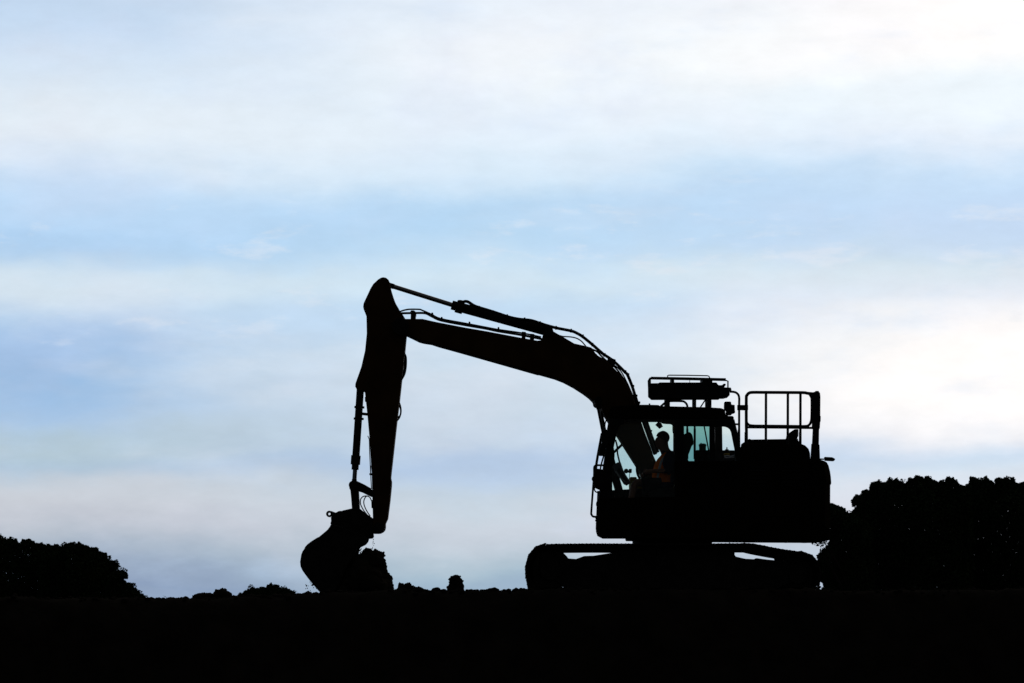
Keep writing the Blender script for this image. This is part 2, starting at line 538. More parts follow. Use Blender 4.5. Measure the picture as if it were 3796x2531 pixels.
# --- revolving frame, engine housing, counterweight
YN, YF = -1.32, 1.32
rf = MB()
rf.prism([(2338, 1996), (2331, 1960), (2345, 1930), (3040, 1930), (3075, 1960), (3075, 2003), (2900, 2002), (2640, 2000)], YN+.02, YF-.02, YN)
RF = rf.build('revolving_frame', PANEL, EX, bevel=.012)
for sx_ in (2664, 2761, 2980):
    p = at((sx_, 2002), YN+.1)
    MB().cyl((p.x, p.y, p.z+.01), (p.x, p.y, p.z-.014), .016, seg=8).build('bolt', STEEL, RF)
p = at((2703, 2001), -.2); p2 = at((2703, 2017), -.2)
MB().tube([(p.x+.004, -.2, p.z), (p.x, -.2, p2.z-.04)], .006, 6).build('drain_hose', RUBBER, RF)
MB().prism([(2910, 2000), (2917, 2000), (2917, 2012), (2910, 2012)], -.9, -.8).build('lug', STEEL, RF)

eh = MB()
eh.prism(tr(H, (560, 1420), (575, 1260), (600, 1195), (625, 1165), (680, 1145), (1460, 1158), (1510, 1178), (1560, 1228), (1580, 1290), (1588, 1420)) + [(3030, 1940), (2743, 1940)], YN+.03, YF-.03)
EHO = eh.build('engine_housing', PANEL, EX, bevel=.02)
hd = MB()
hd.prism(tr(H, (672, 1170), (685, 1080), (702, 1083), (725, 1092), (1240, 1085), (1252, 1060), (1400, 1085), (1440, 1170)), -1.0, .9)
hd.build('hood', PANEL, EHO, bevel=.02)
MB().prism(tr(H, (1258, 1090), (1275, 1000), (1358, 942), (1412, 942), (1410, 1045), (1392, 1074), (1412, 1092)), -.3, .25).build('exhaust_cowl', STEEL, EHO, bevel=.01)
for (xa, xb) in ((2760, 2870), (2876, 3000)):   # the side doors stand proud of the housing
    d = MB().prism([(xa, 1705), (xb, 1705), (xb, 1915), (xa, 1915)], YN+.012, YN+.035).build('side_door', PANEL, EHO, bevel=.008)
    p = at((xb-12, 1800), YN)
    MB().tube([(p.x, YN+.015, p.z-.05), (p.x, YN-.012, p.z-.04), (p.x, YN-.012, p.z+.04), (p.x, YN+.015, p.z+.05)], .007, 6).build('handle', BLACK, d)
    for k in range(6):
        p = at((xa+20, 1730+k*14), YN); q = at((xb-30, 1730+k*14), YN)
        MB().box((p.x, YN+.002, p.z-.006), (q.x, YN+.02, p.z+.010)).build('louvre', BLACK, d)
# counterweight: rounded at the back
cw = MB()
prof = tr(J, (1380, 195), (1530, 203), (1620, 228), (1655, 248), (1680, 292), (1703, 380), (1714, 460), (1720, 552), (1705, 572), (1703, 900), (1700, 1370), (1590, 1391), (1380, 1388))
w = [at(p, -.9) for p in prof]
ny = 13
vs = []
for k in range(ny):
    yy = YN + (YF-YN)*k/(ny-1)
    pull = .14*(abs(yy)/1.32)**4
    for p in w:
        x = p.x if p.x < w[0].x+.12 else p.x-pull
        vs.append((max(x, w[0].x+.01) if x != w[0].x else x, yy, p.z))
n = len(w)
fs = [tuple(range(n)), tuple(range(ny*n-1, (ny-1)*n-1, -1))]
for k in range(ny-1):
    for i in range(n):
        j = (i+1) % n
        fs.append((k*n+i, (k+1)*n+i, (k+1)*n+j, k*n+j))
cw.add(vs, fs)
CWT = cw.build('counterweight', PANEL, EX, smooth=True, bevel=.01)
rc = MB().prism(tr(J, (1598, 168), (1705, 174), (1735, 188), (1752, 202), (1735, 228), (1690, 226), (1600, 221), (1618, 205), (1606, 196)), -.75, -.55)
RC = rc.build('rear_lamp', BLACK, CWT, bevel=.006)
MB().tube([at(J(1500, 200), -.65), at(J(1610, 204), -.65)], .011, 8).build('lamp_arm', BLACK, RC)

# --- rear handrails
def rail(name, pts, y, r, parent, smooth=4, mat=BLACK, seg=8):
    return MB().tube(path(pts, y), r, seg, smooth).build(name, mat, parent, smooth=True)
RL = rail('handrail', tr(H, (655, 1190), (655, 985), (653, 880), (653, 500), (662, 452), (690, 420), (740, 408), (900, 408), (1240, 410), (1480, 412), (1545, 422), (1640, 430)), -1.15, .0235, EX)
rail('inner_rail', tr(H, (653, 760), (656, 830), (680, 872), (740, 892), (940, 895), (1260, 898), (1500, 900), (1560, 885), (1590, 840), (1602, 760), (1604, 520), (1592, 468), (1570, 432)), -1.15, .0195, RL)
rail('lower_rail', tr(H, (650, 915), (940, 917), (1260, 920), (1640, 925)), -1.15, .018, RL, 0)
for x in (939, 1257, 1440):
    rail('upright', tr(H, (x, 412), (x-2, 1180)), -1.15, .0195, RL, 0)
rail('upright', tr(H, (648, 985), (647, 1190)), -1.152, .0225, RL, 0)
rail('upright', tr(H, (1437, 990), (1437, 1190)), -1.152, .0215, RL, 0)
RP = MB().prism(tr(H, (1590, 1400), (1605, 1155), (1615, 1150), (1625, 940), (1612, 930), (1612, 420), (1632, 402), (1658, 398), (1660, 386), (1705, 386), (1710, 402), (1725, 415), (1731, 470), (1729, 750), (1736, 755), (1734, 830), (1728, 835), (1722, 930), (1712, 942), (1708, 1165), (1718, 1172), (1726, 1400)), -1.2, -1.08).build('rear_post', BLACK, RL, bevel=.01)
rail('handrail', tr(H, (415, 399), (450, 399), (500, 410), (538, 445), (550, 500), (549, 600), (548, 1250)), -1.18, .0175, EX)
rail('handrail_sleeve', tr(H, (547, 950), (547, 1300)), -1.18, .020, EX, 0)
rail('handrail_stay', tr(H, (480, 871), (550, 871)), -1.18, .015, EX, 0)
MB().prism(tr(H, (525, 590), (630, 590), (632, 588), (680, 590), (680, 664), (630, 666), (525, 664)), -1.21, -1.12).build('handrail_clamp', BLACK, EX, bevel=.006)
# far-side rail posts, seen through the cab glass
for x in (532, 748):
    rail('handrail_post', [Nw(x, 250), Nw(x-1, 540)], .95, .0155, EX, 0)
    rail('handrail_post', [Nw(x, 540), Nw(x-2, 1420)], .95, .0185, EX, 0)
rail('handrail', [Nw(532, 250), Nw(748, 250), Nw(1400, 258)], .95, .0155, EX, 0)

# --- far-side tank, pre-cleaner, filler and tool box
FT = MB().prism([Nw(780, 1155), Nw(1140, 1160), Nw(1920, 1164), (2760, 1940), (2575, 1940)], .75, 1.28).build('fuel_tank', PANEL, EX, bevel=.015)
def stack(name, prof, yc, mat, parent):
    """turned part: list of (half width px, row) around a column"""
    cxp, rows = prof
    pts = [at((cxp, r[1]), yc) for r in rows]
    k = (DIST+yc)/FOC
    return MB().tube([(pts[0].x, yc, p.z) for p in pts], [r[0]*k for r in rows], 20).build(name, mat, parent, smooth=True)
px_ = Nw(975, 0)[0]
ry = lambda v: Nw(0, v)[1]
AC = stack('air_cleaner', (px_, [(13, ry(1230)), (13, ry(1075)), (13.2, ry(1050)), (14.6, ry(1045)), (14.6, ry(1005)), (12.5, ry(990)), (10.5, ry(972)), (3, ry(968))]), .95, GREYP, EX)
stack('knob', (Nw(932, 0)[0], [(2, ry(972)), (2.3, ry(955)), (1.2, ry(948))]), .95, BLACK, AC)
FN = stack('filler_neck', (Nw(1683, 0)[0], [(7.2, ry(1240)), (7.2, ry(1145)), (5, ry(1138)), (2.4, ry(1130)), (2.2, ry(1105)), (2.9, ry(1100)), (2.9, ry(1085)), (1, ry(1080))]), .9, GREYP, EX)
MB().prism([Nw(1605, 1250), Nw(1765, 1250), Nw(1765, 1340), Nw(1605, 1340)], .55, .73).build('valve_box', YELLOW, EX, bevel=.01)
MB().tube(path([Nw(1600, 1355), Nw(1700, 1350), Nw(1800, 1360), Nw(1880, 1340), Nw(1930, 1330)], .45), .02, 8, 4).build('hydraulic_pipe', GREYP, EX, smooth=True)
MB().tube(path([Nw(1600, 1390), Nw(1680, 1410), Nw(1800, 1395), Nw(1900, 1400)], .40), .022, 8, 4).build('hydraulic_pipe', GREYP, EX, smooth=True)
TB = MB().prism([Ow(1060, 686), Ow(1255, 686), Ow(1258, 742), (2545, 1775), (2545, 1930), (2338, 1930), Ow(1060, 790)], .6, 1.26).build('tool_box', YELLOW, EX, bevel=.012)
rm = at(Ow(950, 515), 1.1)
RMR = MB().cyl((rm.x, 1.06, rm.z), (rm.x, 1.12, rm.z), .0365, seg=20).build('round_mirror', BLACK, EX, smooth=True)
MB().prism([Ow(1035, 452), Ow(1105, 448), Ow(1117, 470), Ow(1112, 560), Ow(1090, 572), Ow(1040, 570), Ow(1022, 555), Ow(1008, 560), Ow(1008, 500), Ow(1022, 502)], 1.05, 1.13).build('mirror_bracket', BLACK, RMR)
MB().tube(path([Ow(1056, 560), Ow(1040, 700), Ow(1030, 770)], 1.09), .006, 6).build('mirror_stalk', BLACK, RMR)
MB().tube(path([Mw(590, 1230), Mw(880, 955)], .75), .020, 8).build('mirror_arm', BLACK, EX)

# --- boom
boom = [A(980, 900), A(1186, 868), A(1435, 868), A(1620, 910), A(2060, 995), E(392, 692), E(910, 790), E(1150, 832), E(1205, 825), E(1240, 690), E(1300, 668), E(1350, 680),
        E(1460, 745), E(1510, 772), E(1680, 872), E(1850, 910), E(1935, 932), F(830, 450), F(970, 530), F(1070, 630), F(1160, 722), F(1240, 842), F(1310, 950), F(1385, 1140),
        Mw(1375, 300), Mw(1500, 660), Mw(1660, 1080), Mw(1735, 1300), (2455, 1760), (2448, 1800), (2420, 1815), (2392, 1790), G(823, 1471), G(531, 1011), G(312, 665), G(215, 575), G(187, 527),
        F(720, 1060), F(640, 1000), F(500, 910), F(350, 830), F(220, 780), F(0, 718), E(1150, 1305), E(0, 978), A(1660, 1248), A(1560, 1215), A(1450, 1198), A(1380, 1180), A(1205, 1095), A(1080, 1070), A(980, 1000)]
BM = MB().prism(boom, -.30, .30).build('boom', PAINT, EX, bevel=.015)
for f_, x, y, r, hw in ((A, 1120, 975, .13, .36), (E, 1310, 700, .07, .36), (G, 262, 540, .06, .60)):
    p = at(f_(x, y), -.3)
    MB().cyl((p.x, -hw, p.z), (p.x, hw, p.z), r, seg=24).build('pivot_pin', STEEL, BM, smooth=True)
BM2 = at((2430, 1785), -.3)
MB().cyl((BM2.x, -.36, BM2.z), (BM2.x, .36, BM2.z), .10, seg=24).build('pivot_pin', STEEL, BM, smooth=True)
# pipes along the top of the boom
def pipe(name, f_, pts, y, r, parent, sm=6):
    return MB().tube(path([q if len(q) == 2 and q[0] > 400 and f_ is None else f_(*q) for q in pts], y), r, 8, sm).build(name, RUBBER, parent, smooth=True)
top_pipe = [E(2, 262), E(60, 272), E(95, 262), E(140, 270), E(215, 318), E(290, 348), E(500, 412), E(720, 485), E(850, 515), E(960, 528), E(1060, 540), E(1180, 578), E(1260, 605), E(1420, 648), E(1640, 692),
            E(1730, 730), E(1810, 780), E(1950, 895), E(2110, 1035), F(950, 455), F(1080, 545), F(1240, 700), F(1280, 745), F(1345, 905), F(1390, 1045), F(1440, 1200)]
for y in (-.20, -.02, .16):
    MB().tube(path(top_pipe, y), .0235, 8, 4).build('hydraulic_pipe', RUBBER, BM, smooth=True)
mid_pipe = [E(1340, 700), E(1440, 748), E(1510, 770), E(1560, 774), E(1640, 780), E(1720, 800), E(1790, 845), E(1850, 915), E(1920, 985), E(2000, 1035), F(860, 490), F(1000, 545), F(1100, 610), F(1190, 700), F(1260, 830), F(1320, 960), F(1400, 1180)]
for y in (-.26, .10):
    MB().tube(path(mid_pipe, y), .011, 6, 4).build('hydraulic_hose', RUBBER, BM, smooth=True)
inner_pipe = [E(1820, 925), E(1900, 945), F(830, 400), F(900, 470), F(1000, 560), F(1085, 620), F(1180, 735), F(1255, 860), F(1330, 990), F(1410, 1190)]
MB().tube(path(inner_pipe, -.12), .015, 6, 4).build('hydraulic_hose', RUBBER, BM, smooth=True)
low1 = [A(1085, 785), A(1110, 765), A(1150, 748), A(1210, 734), A(1270, 729), A(1390, 731), A(1430, 744), A(1560, 800), A(1700, 866), A(2060, 934), A(2352, 990), E(580, 672), E(920, 722), E(1200, 780)]
low2 = [A(1120, 790), A(1160, 787), A(1250, 785), A(1330, 784), A(1475, 787), A(1570, 832), A(1710, 893), A(2060, 960), A(2352, 1010), E(580, 697), E(920, 752), E(1230, 815)]
for y in (-.18, .12):
    MB().tube(path(low1, y), .0125, 8, 4).build('hydraulic_pipe', RUBBER, BM, smooth=True)
    MB().tube(path(low2, y), .0175, 8, 4).build('hydraulic_pipe', RUBBER, BM, smooth=True)
for pts in (tr(A, (1262, 880), (1264, 800), (1254, 770), (1268, 745), (1312, 745), (1336, 765), (1336, 800), (1330, 810), (1328, 880)),
            tr(E, (915, 805), (920, 700), (978, 705), (970, 815)), tr(E, (1034, 810), (1042, 730), (1102, 735), (1098, 818)),
            tr(E, (1052, 620), (1072, 560), (1108, 560), (1090, 625)), tr(E, (1250, 690), (1258, 600), (1318, 610), (1314, 690)),
            tr(F, (985, 540), (1000, 480), (1110, 520), (1095, 600), (1060, 620))):
    MB().prism(pts, -.24, .22).build('pipe_bracket', STEEL, BM, bevel=.005)
for f_, x, y in ((A, 1578, 790), (A, 1715, 853), (A, 2118, 922), (E, 580, 648), (E, 298, 338), (E, 500, 402), (E, 708, 462), (E, 960, 508), (E, 1185, 563), (E, 1418, 630), (E, 1637, 672), (E, 1808, 755),
                 (E, 1948, 875), (E, 2125, 1025), (E, 2265, 1118), (F, 1250, 685), (F, 1293, 730), (F, 1365, 900), (F, 1412, 1040), (F, 1452, 1140)):
    p = at(f_(x, y), -.2)
    MB().box((p.x-.013, -.24, p.z-.02), (p.x+.013, .2, p.z+.012)).build('pipe_clamp', STEEL, BM, bevel=.006)

# --- stick
stick = (tr(A, (865, 262), (905, 270), (940, 298), (955, 328), (972, 425), (1000, 520), (1030, 605), (1052, 655), (1085, 710), (1108, 752), (1150, 810), (1186, 868), (1225, 950), (1200, 1095), (1175, 1360)) +
         tr(B, (1130, 200), (1098, 490), (1060, 800), (975, 1568)) + tr(C, (1560, 275), (1572, 330), (1570, 390), (1548, 610), (1515, 870), (1482, 940), (1482, 1000), (1470, 1040), (1445, 1065), (1410, 1084), (1380, 1088), (1300, 1088),
         (1302, 860), (1298, 715), (1290, 420), (1285, 200)) + tr(B, (690, 1460), (662, 1000), (635, 700), (612, 490), (600, 380), (585, 345), (500, 345), (480, 325), (457, 285), (460, 240), (545, 0)) +
         tr(A, (600, 1330), (618, 1150), (625, 1080), (620, 830), (580, 730), (572, 690), (580, 640), (650, 490), (680, 425), (720, 360), (790, 295), (830, 270)))
ST = MB().prism(stick, -.20, .20).build('stick', PAINT, EX, bevel=.012)
for y in (-.25, .21):
    MB().prism(tr(A, (990, 880), (1110, 830), (1215, 900), (1225, 1010), (1150, 1080), (1030, 1060)), y, y+.04).build('boss_plate', PAINT, ST, bevel=.008)
for pts, r, yy in ((tr(A, (1170, 1370), (1192, 1420), (1196, 1500)) + tr(B, (1190, 20), (1170, 110), (1125, 190)), .016, -.12),
                   (tr(A, (1160, 1400), (1178, 1470)) + tr(B, (1178, 20), (1150, 110), (1110, 180)), .016, .05),
                   (tr(B, (1090, 500), (1112, 560), (1122, 620), (1118, 680), (1095, 745), (1055, 790)), .012, -.1),
                   (tr(B, (1088, 520), (1108, 580), (1118, 640), (1108, 700), (1065, 745)), .010, .05)):
    MB().tube(path(pts, yy), r, 8, 4).build('hydraulic_hose', RUBBER, ST, smooth=True)
MB().tube(path(tr(B, (640, 1000), (662, 1050), (668, 1250), (682, 1560)) + tr(C, (1270, 100), (1274, 300), (1282, 440)), -.1), .008, 6).build('hydraulic_pipe', RUBBER, ST, smooth=True)
MB().prism(tr(C, (1250, 212), (1300, 208), (1300, 240), (1252, 238)), -.13, -.05).build('pipe_clamp', STEEL, ST)
MB().prism(tr(C, (1278, 600), (1320, 600), (1320, 718), (1282, 715)), -.15, .15).build('stop_block', STEEL, ST)
MB().prism(tr(B, (597, 435), (640, 430), (640, 500), (600, 498)), -.12, .12).build('stop_block', STEEL, ST)
bp = at(C(1390, 1000), 0)
MB().cyl((bp.x, -.27, bp.z), (bp.x, .27, bp.z), .075, seg=20).build('pivot_pin', STEEL, ST, smooth=True)

# --- hydraulic rams
def ram(name, p_rod, p_mid, p_base, y, r_rod, r_bar, gland_len, parent=EX):
    a, m, b = at(p_rod, y), at(p_mid, y), at(p_base, y)
    d = (b-m).normalized()
    mb = MB().tube([m+d*gland_len*.5, b], r_bar, 20)
    mb.cyl(b-Vector((0, r_bar*1.1, 0)), b+Vector((0, r_bar*1.1, 0)), r_bar*1.05)
    R = mb.build(name, STEEL, parent, smooth=True)
    MB().tube([m-d*.02, m+d*gland_len*.3, m+d*gland_len*.3, m+d*gland_len, m+d*gland_len], [r_bar*.95, r_bar*.95, r_bar*1.28, r_bar*1.28, r_bar], 20).build('gland', STEEL, R, smooth=True)
    MB().tube([a, m+d*.05], r_rod, 20).build('piston_rod', CHROME, R, smooth=True)
    e = MB().cyl(a-Vector((0, r_rod*1.6, 0)), a+Vector((0, r_rod*1.6, 0)), r_rod*1.25)
    e.tube([a, a+(m-a).normalized()*r_rod*2.8], r_rod*1.12, 16)
    e.build('rod_eye', STEEL, R, smooth=True)
    return R
RS = ram('stick_ram', A(930, 372), A(1880, 672), E(1300, 700), 0, .036, .075, .16)
MB().tube(path(tr(A, (1955, 612), (1990, 612), (2040, 625)), -.03), .02, 8).build('port_block', STEEL, RS)
RB = ram('bucket_ram', C(1028, 390), B(456, 1475), B(533, 310), 0, .0345, .057, .20)
for y in (585, 752):
    p = at(B((517 if y < 600 else 507), y), 0)
    MB().cyl((p.x-.075, 0, p.z+.004), (p.x+.078, 0, p.z-.004), .018, seg=8).build('ram_clamp', STEEL, RB)
MB().tube(path(tr(B, (560, 680), (640, 688)), 0), .022, 8).build('hose_elbow', RUBBER, RB)
for y in (-.46, .46):
    ram('lift_ram', G(262, 545), (2246, 1640), (2318, 1905), y, .040, .062, .16)

# --- bucket linkage
for y in (-.26, .22):
    LK = MB().prism(tr(C, (985, 335), (1075, 325), (1180, 375), (1275, 430), (1330, 520), (1290, 560), (1220, 527), (1150, 492), (1093, 475), (1000, 470), (962, 430), (955, 355)), y, y+.05).build('rocker_arm', STEEL, EX, bevel=.008)
p = at(C(1025, 390), 0)
MB().cyl((p.x, -.29, p.z), (p.x, .29, p.z), .066, seg=20).build('pivot_pin', STEEL, LK, smooth=True)
MB().prism(tr(C, (958, 360), (1075, 345), (1093, 470), (1108, 740), (1000, 760), (985, 560), (975, 460), (960, 430)), -.13, .13).build('link_arm', STEEL, EX, bevel=.01)
for pts, yy in ((tr(C, (1300, 650), (1278, 600), (1255, 560), (1215, 542), (1160, 550), (1125, 590), (1122, 650), (1140, 700), (1175, 760), (1215, 810)), -.1),
                (tr(C, (1240, 545), (1205, 548), (1178, 590), (1170, 640), (1185, 700), (1220, 770), (1265, 835)), .05)):
    MB().tube(path(pts, yy), .0085, 8, 4).build('hydraulic_hose', RUBBER, LK, smooth=True)
# quick hitch
hp = tr(C, (995, 722), (870, 750), (850, 758), (830, 757), (805, 760), (762, 784), (720, 800), (690, 880), (697, 900), (683, 945), (710, 968), (720, 1020), (900, 1100), (1150, 1160), (1230, 1162), (1290, 1156), (1310, 1130), (1304, 1086), (1302, 870), (1280, 850), (1180, 780), (1108, 722))
HT = MB().prism(hp, -.17, .17).build('quick_hitch', STEEL, EX, bevel=.01)
ear = MB()
c = at(C(671, 803), 0)
ro, ri = .050, .019
seg = 24
vs = []
for yy in (-.04, .04):
    for k in range(seg):
        a = 2*math.pi*k/seg
        vs.append((c.x+ro*math.cos(a), yy, c.z+ro*math.sin(a)))
    for k in range(seg):
        a = 2*math.pi*k/seg
        vs.append((c.x+ri*math.cos(a), yy, c.z+ri*math.sin(a)))
fs = []
for k in range(seg):
    j = (k+1) % seg
    fs += [(k, j, seg+j, seg+k), (2*seg+k, 3*seg+k, 3*seg+j, 2*seg+j), (k, 2*seg+k, 2*seg+j, j), (seg+k, seg+j, 3*seg+j, 3*seg+k)]
ear.add(vs, fs)
ear.prism(tr(C, (695, 758), (765, 784), (780, 850), (720, 905), (688, 858), (712, 830), (715, 785)), -.04, .04)
ear.build('lifting_eye', STEEL, HT)
# bucket: two cheeks, a curved shell and teeth
back = tr(C, (720, 960), (700, 1000), (665, 1045), (600, 1100), (545, 1145), (520, 1155), (440, 1205), (380, 1250), (345, 1290), (333, 1320), (310, 1350), (290, 1400), (279, 1470)) + tr(K2, (273, 720), (281, 790), (310, 850), (375, 940), (440, 1022), (490, 1080), (560, 1160), (650, 1255))
front = tr(K2, (720, 1235), (860, 980), (960, 760), (1075, 605), (1090, 520), (1105, 498)) + tr(C, (1180, 1245), (1215, 1205), (1230, 1160), (1150, 1100))
inner = None
bw = .56
BK = MB()
wb = [at(p, 0) for p in back]
cen = at(K2(760, 700), 0)
vs = []
for yy in (-bw, bw):
    for p in wb:
        vs.append((p.x, yy, p.z))
    for p in wb:
        d = (cen-p); d.y = 0; d.normalize()
        q = p+d*.03
        vs.append((q.x, yy, q.z))
n = len(wb)
fs = []
for i in range(n-1):
    fs += [(i, i+1, 2*n+i+1, 2*n+i), (n+i, 3*n+i, 3*n+i+1, n+i+1), (i, n+i, n+i+1, i+1), (2*n+i, 2*n+i+1, 3*n+i+1, 3*n+i)]
fs += [(0, 2*n, 3*n, n), (n-1, 2*n-1, 4*n-1, 3*n-1)]
BK.add(vs, fs)
BUCK = BK.build('bucket', STEEL, EX)
for yy in (-bw-.015, bw-.015):
    MB().prism(back+front, yy, yy+.03, 0).build('bucket_side', STEEL, BUCK, bevel=.006)
for k in range(5):
    yy = -bw+.08+k*(2*bw-.16)/4
    t = [at(p, 0) for p in tr(K2, (590, 1190), (650, 1190), (720, 1290), (745, 1345), (690, 1325), (620, 1260))]
    m = MB(); nn = len(t)
    m.add([(p.x, yy-.05, p.z) for p in t]+[(p.x, yy+.05, p.z) for p in t], [tuple(range(nn)), tuple(range(2*nn-1, nn-1, -1))]+[(i, i+nn, (i+1) % nn+nn, (i+1) % nn) for i in range(nn)])
    m.build('tooth', STEEL, BUCK, bevel=.006)
for yy in (-.16, .12):
    MB().prism(tr(C, (705, 975), (900, 1000), (1200, 1120), (1230, 1160), (1180, 1245), (1000, 1260), (600, 1110)), yy, yy+.04, 0).build('bucket_hanger', STEEL, BUCK, bevel=.006)

# --- cab
CY0, CY1 = -1.33, -.40
cabL = ([I(262, 780), I(420, 765), I(1378, 755), G(1378, 1405), G(2335, 1405), (2745, 1995), (2331, 1995)] + tr(I, (700, 1352), (350, 1352), (310, 1343), (272, 1310), (250, 1275), (240, 1240), (240, 1170), (250, 1110), (240, 1085), (246, 900)))
CAB = MB().prism(cabL, CY0, CY0+.06).build('cab', PANEL, EX, bevel=.012)
MB().prism([I(270, 640), I(1000, 600), I(1378, 600), G(2335, 1405), (2745, 1990), (2331, 1990)] + tr(I, (700, 1345), (350, 1345), (272, 1305), (250, 1240)), CY1-.05, CY1, CY0).build('far_side_panel', PANEL, CAB)
MB().prism([(2212, 1935), (2745, 1935), (2745, 1992), (2260, 1992)], CY0+.062, CY1-.052, CY0).build('cab_floor', PANEL, CAB)
MB().prism([I(262, 800), I(300, 700), I(440, 690), I(500, 900), I(400, 1300), I(272, 1300), I(245, 1200)], CY0+.062, CY1-.052, CY0).build('front_panel', PANEL, CAB)
MB().prism([G(2250, 1412), G(2335, 1412), (2743, 1930), (2725, 1930)], CY0+.062, CY1-.052, CY0).build('rear_panel', PANEL, CAB)
roof = tr(G, (425, 798), (432, 650), (470, 612), (560, 598), (870, 586), (1000, 586), (1140, 590), (1165, 606), (1580, 616), (1840, 622), (2050, 635), (2085, 648), (2110, 662), (2116, 748), (2230, 750), (2244, 796))
MB().prism(roof, CY0, CY1).build('roof', PANEL, CAB, bevel=.02)
p = at(G(1010, 575), CY0+.2)
MB().cyl((p.x, p.y, p.z-.03), (p.x, p.y, p.z+.006), .012, seg=8).build('bolt', STEEL, CAB)
ap = [Mw(420, 232), Mw(920, 262), Mw(880, 400), Mw(730, 470), Mw(672, 700), Mw(635, 860), Mw(590, 1080), Mw(605, 1180), Mw(620, 1300), Mw(600, 1568), I(470, 300), I(470, 780), I(262, 790), I(300, 640), I(345, 300), Mw(300, 1568), Mw(380, 1000), Mw(390, 560), Mw(470, 370)]
MB().prism(ap, CY0, CY0+.09).build('front_pillar', BLACK, CAB, bevel=.01)
MB().prism([Mw(470, 262), Mw(760, 262), Mw(640, 700), Mw(560, 1000), Mw(530, 1250), I(480, 300), I(480, 640), I(300, 640), I(350, 300), Mw(400, 1000), Mw(420, 560)], CY1-.09, CY1, CY0).build('front_pillar', BLACK, CAB, bevel=.01)
MB().prism(tr(G, (1378, 796), (1513, 796), (1513, 1410), (1378, 1410)), CY0, CY0+.08).build('door_pillar', BLACK, CAB, bevel=.008)
rw = tr(G, (1513, 796), (2244, 796), (2262, 870), (2292, 990), (2320, 1200), (2335, 1405), (2263, 1405), (2247, 1240), (2196, 985), (2178, 945), (2150, 922), (2115, 908), (2080, 904), (1513, 900))
MB().prism(rw, CY0, CY0+.06).build('rear_pillar', BLACK, CAB, bevel=.006)
MB().tube(path(tr(G, (1440, 1400), (1436, 900), (1450, 850), (1500, 822), (2080, 830), (2150, 848), (2200, 890), (2225, 960), (2290, 1400)), CY0-.002), .008, 6, 3).build('window_seal', RUBBER, CAB, smooth=True)
MB().prism(tr(G, (1880, 898), (1960, 900), (1962, 1405), (1882, 1405)), CY0+.005, CY0+.045).build('slider_frame', BLACK, CAB)
MB().prism(tr(G, (1985, 780), (2110, 780), (2120, 1410), (1990, 1410)), CY1-.06, CY1, CY0).build('far_pillar', BLACK, CAB)
MB().prism(tr(G, (1390, 770), (1510, 770), (1500, 1000), (1510, 1410), (1390, 1410)), CY1-.05, CY1, CY0).build('far_pillar', BLACK, CAB)
MB().prism(tr(G, (450, 770), (2240, 770), (2255, 830), (1400, 800), (460, 800)), CY1-.06, CY1, CY0).build('far_rail', BLACK, CAB)
MB().prism(tr(G, (1165, 795), (1200, 818), (1245, 834), (1290, 838), (1345, 840), (1380, 860), (1380, 795)), CY0+.1, CY1-.1).build('sun_visor', BLACK, CAB)
# panes
MB().prism([Mw(920, 262), Mw(880, 400), Mw(730, 470), Mw(672, 700), Mw(635, 860), Mw(590, 1080), Mw(605, 1180), I(470, 300), I(470, 762), I(1378, 752), G(1378, 796)], CY0+.025, CY0+.031).build('door_pane', GLASS_L, CAB)
MB().prism(tr(G, (1513, 900), (1880, 900), (1882, 1405), (1513, 1405)), CY0+.02, CY0+.026).build('sliding_pane', GLASS_T, CAB)
MB().prism(tr(G, (1962, 902), (2080, 904), (2115, 908), (2150, 922), (2178, 945), (2196, 985), (2247, 1240), (2263, 1405), (1962, 1405)), CY0+.030, CY0+.036).build('rear_side_pane', GLASS_L, CAB)
MB().prism([Mw(760, 262), Mw(640, 700), Mw(560, 1000), Mw(530, 1250), I(480, 300), I(480, 640), I(1000, 600), I(1378, 600), G(1390, 796)], CY1-.03, CY1-.024, CY0).build('far_pane', GLASS_L, CAB)
# door furniture and things inside
MB().tube(path(tr(G, (1350, 840), (1348, 900), (1350, 980), (1365, 1015), (1390, 1030)), CY0+.12), .007, 6, 3).build('grab_handle', BLACK, CAB, smooth=True)
MB().prism(tr(G, (1355, 905), (1378, 900), (1378, 960), (1360, 965)), CY0+.10, CY0+.16).build('belt_anchor', YELLOW, CAB)
seat = MB()
seat.prism([Nw(430, 700), Nw(470, 690), Nw(520, 650), Nw(575, 636), Nw(620, 660), Nw(665, 710), Nw(690, 790), Nw(705, 900), Nw(706, 1010), Nw(660, 1035), Nw(600, 1200), Nw(560, 1300), Nw(540, 1440), (2560, 1720), (2530, 1790), (2520, 1850), (2420, 1850), (2400, 1826), (2430, 1812), (2500, 1806), Nw(380, 1400), Nw(420, 900)], -1.08, -.62, -1.0)
SEAT = seat.build('seat', SEATM, CAB, bevel=.04)
MB().prism([(2440, 1850), (2520, 1850), (2530, 1935), (2430, 1935)], -1.0, -.7).build('seat_base', BLACK, SEAT)
MB().prism(tr(I, (890, 470), (1180, 470), (1190, 520), (1180, 560), (1020, 560), (1000, 720), (910, 720), (900, 560)), -1.16, -1.06).build('arm_console', BLACK, CAB, bevel=.01)
jb = at(I(945, 470), -1.1)
jm = MB()
for k in range(5):
    jm.cyl((jb.x, jb.y, jb.z-.10+k*.022), (jb.x, jb.y, jb.z-.085+k*.022), .048-.006*k, seg=12)
jm.tube([(jb.x, jb.y, jb.z), (jb.x-.01, jb.y, jb.z+.06)], .016, 8)
jm.build('joystick', RUBBER, CAB, smooth=True)
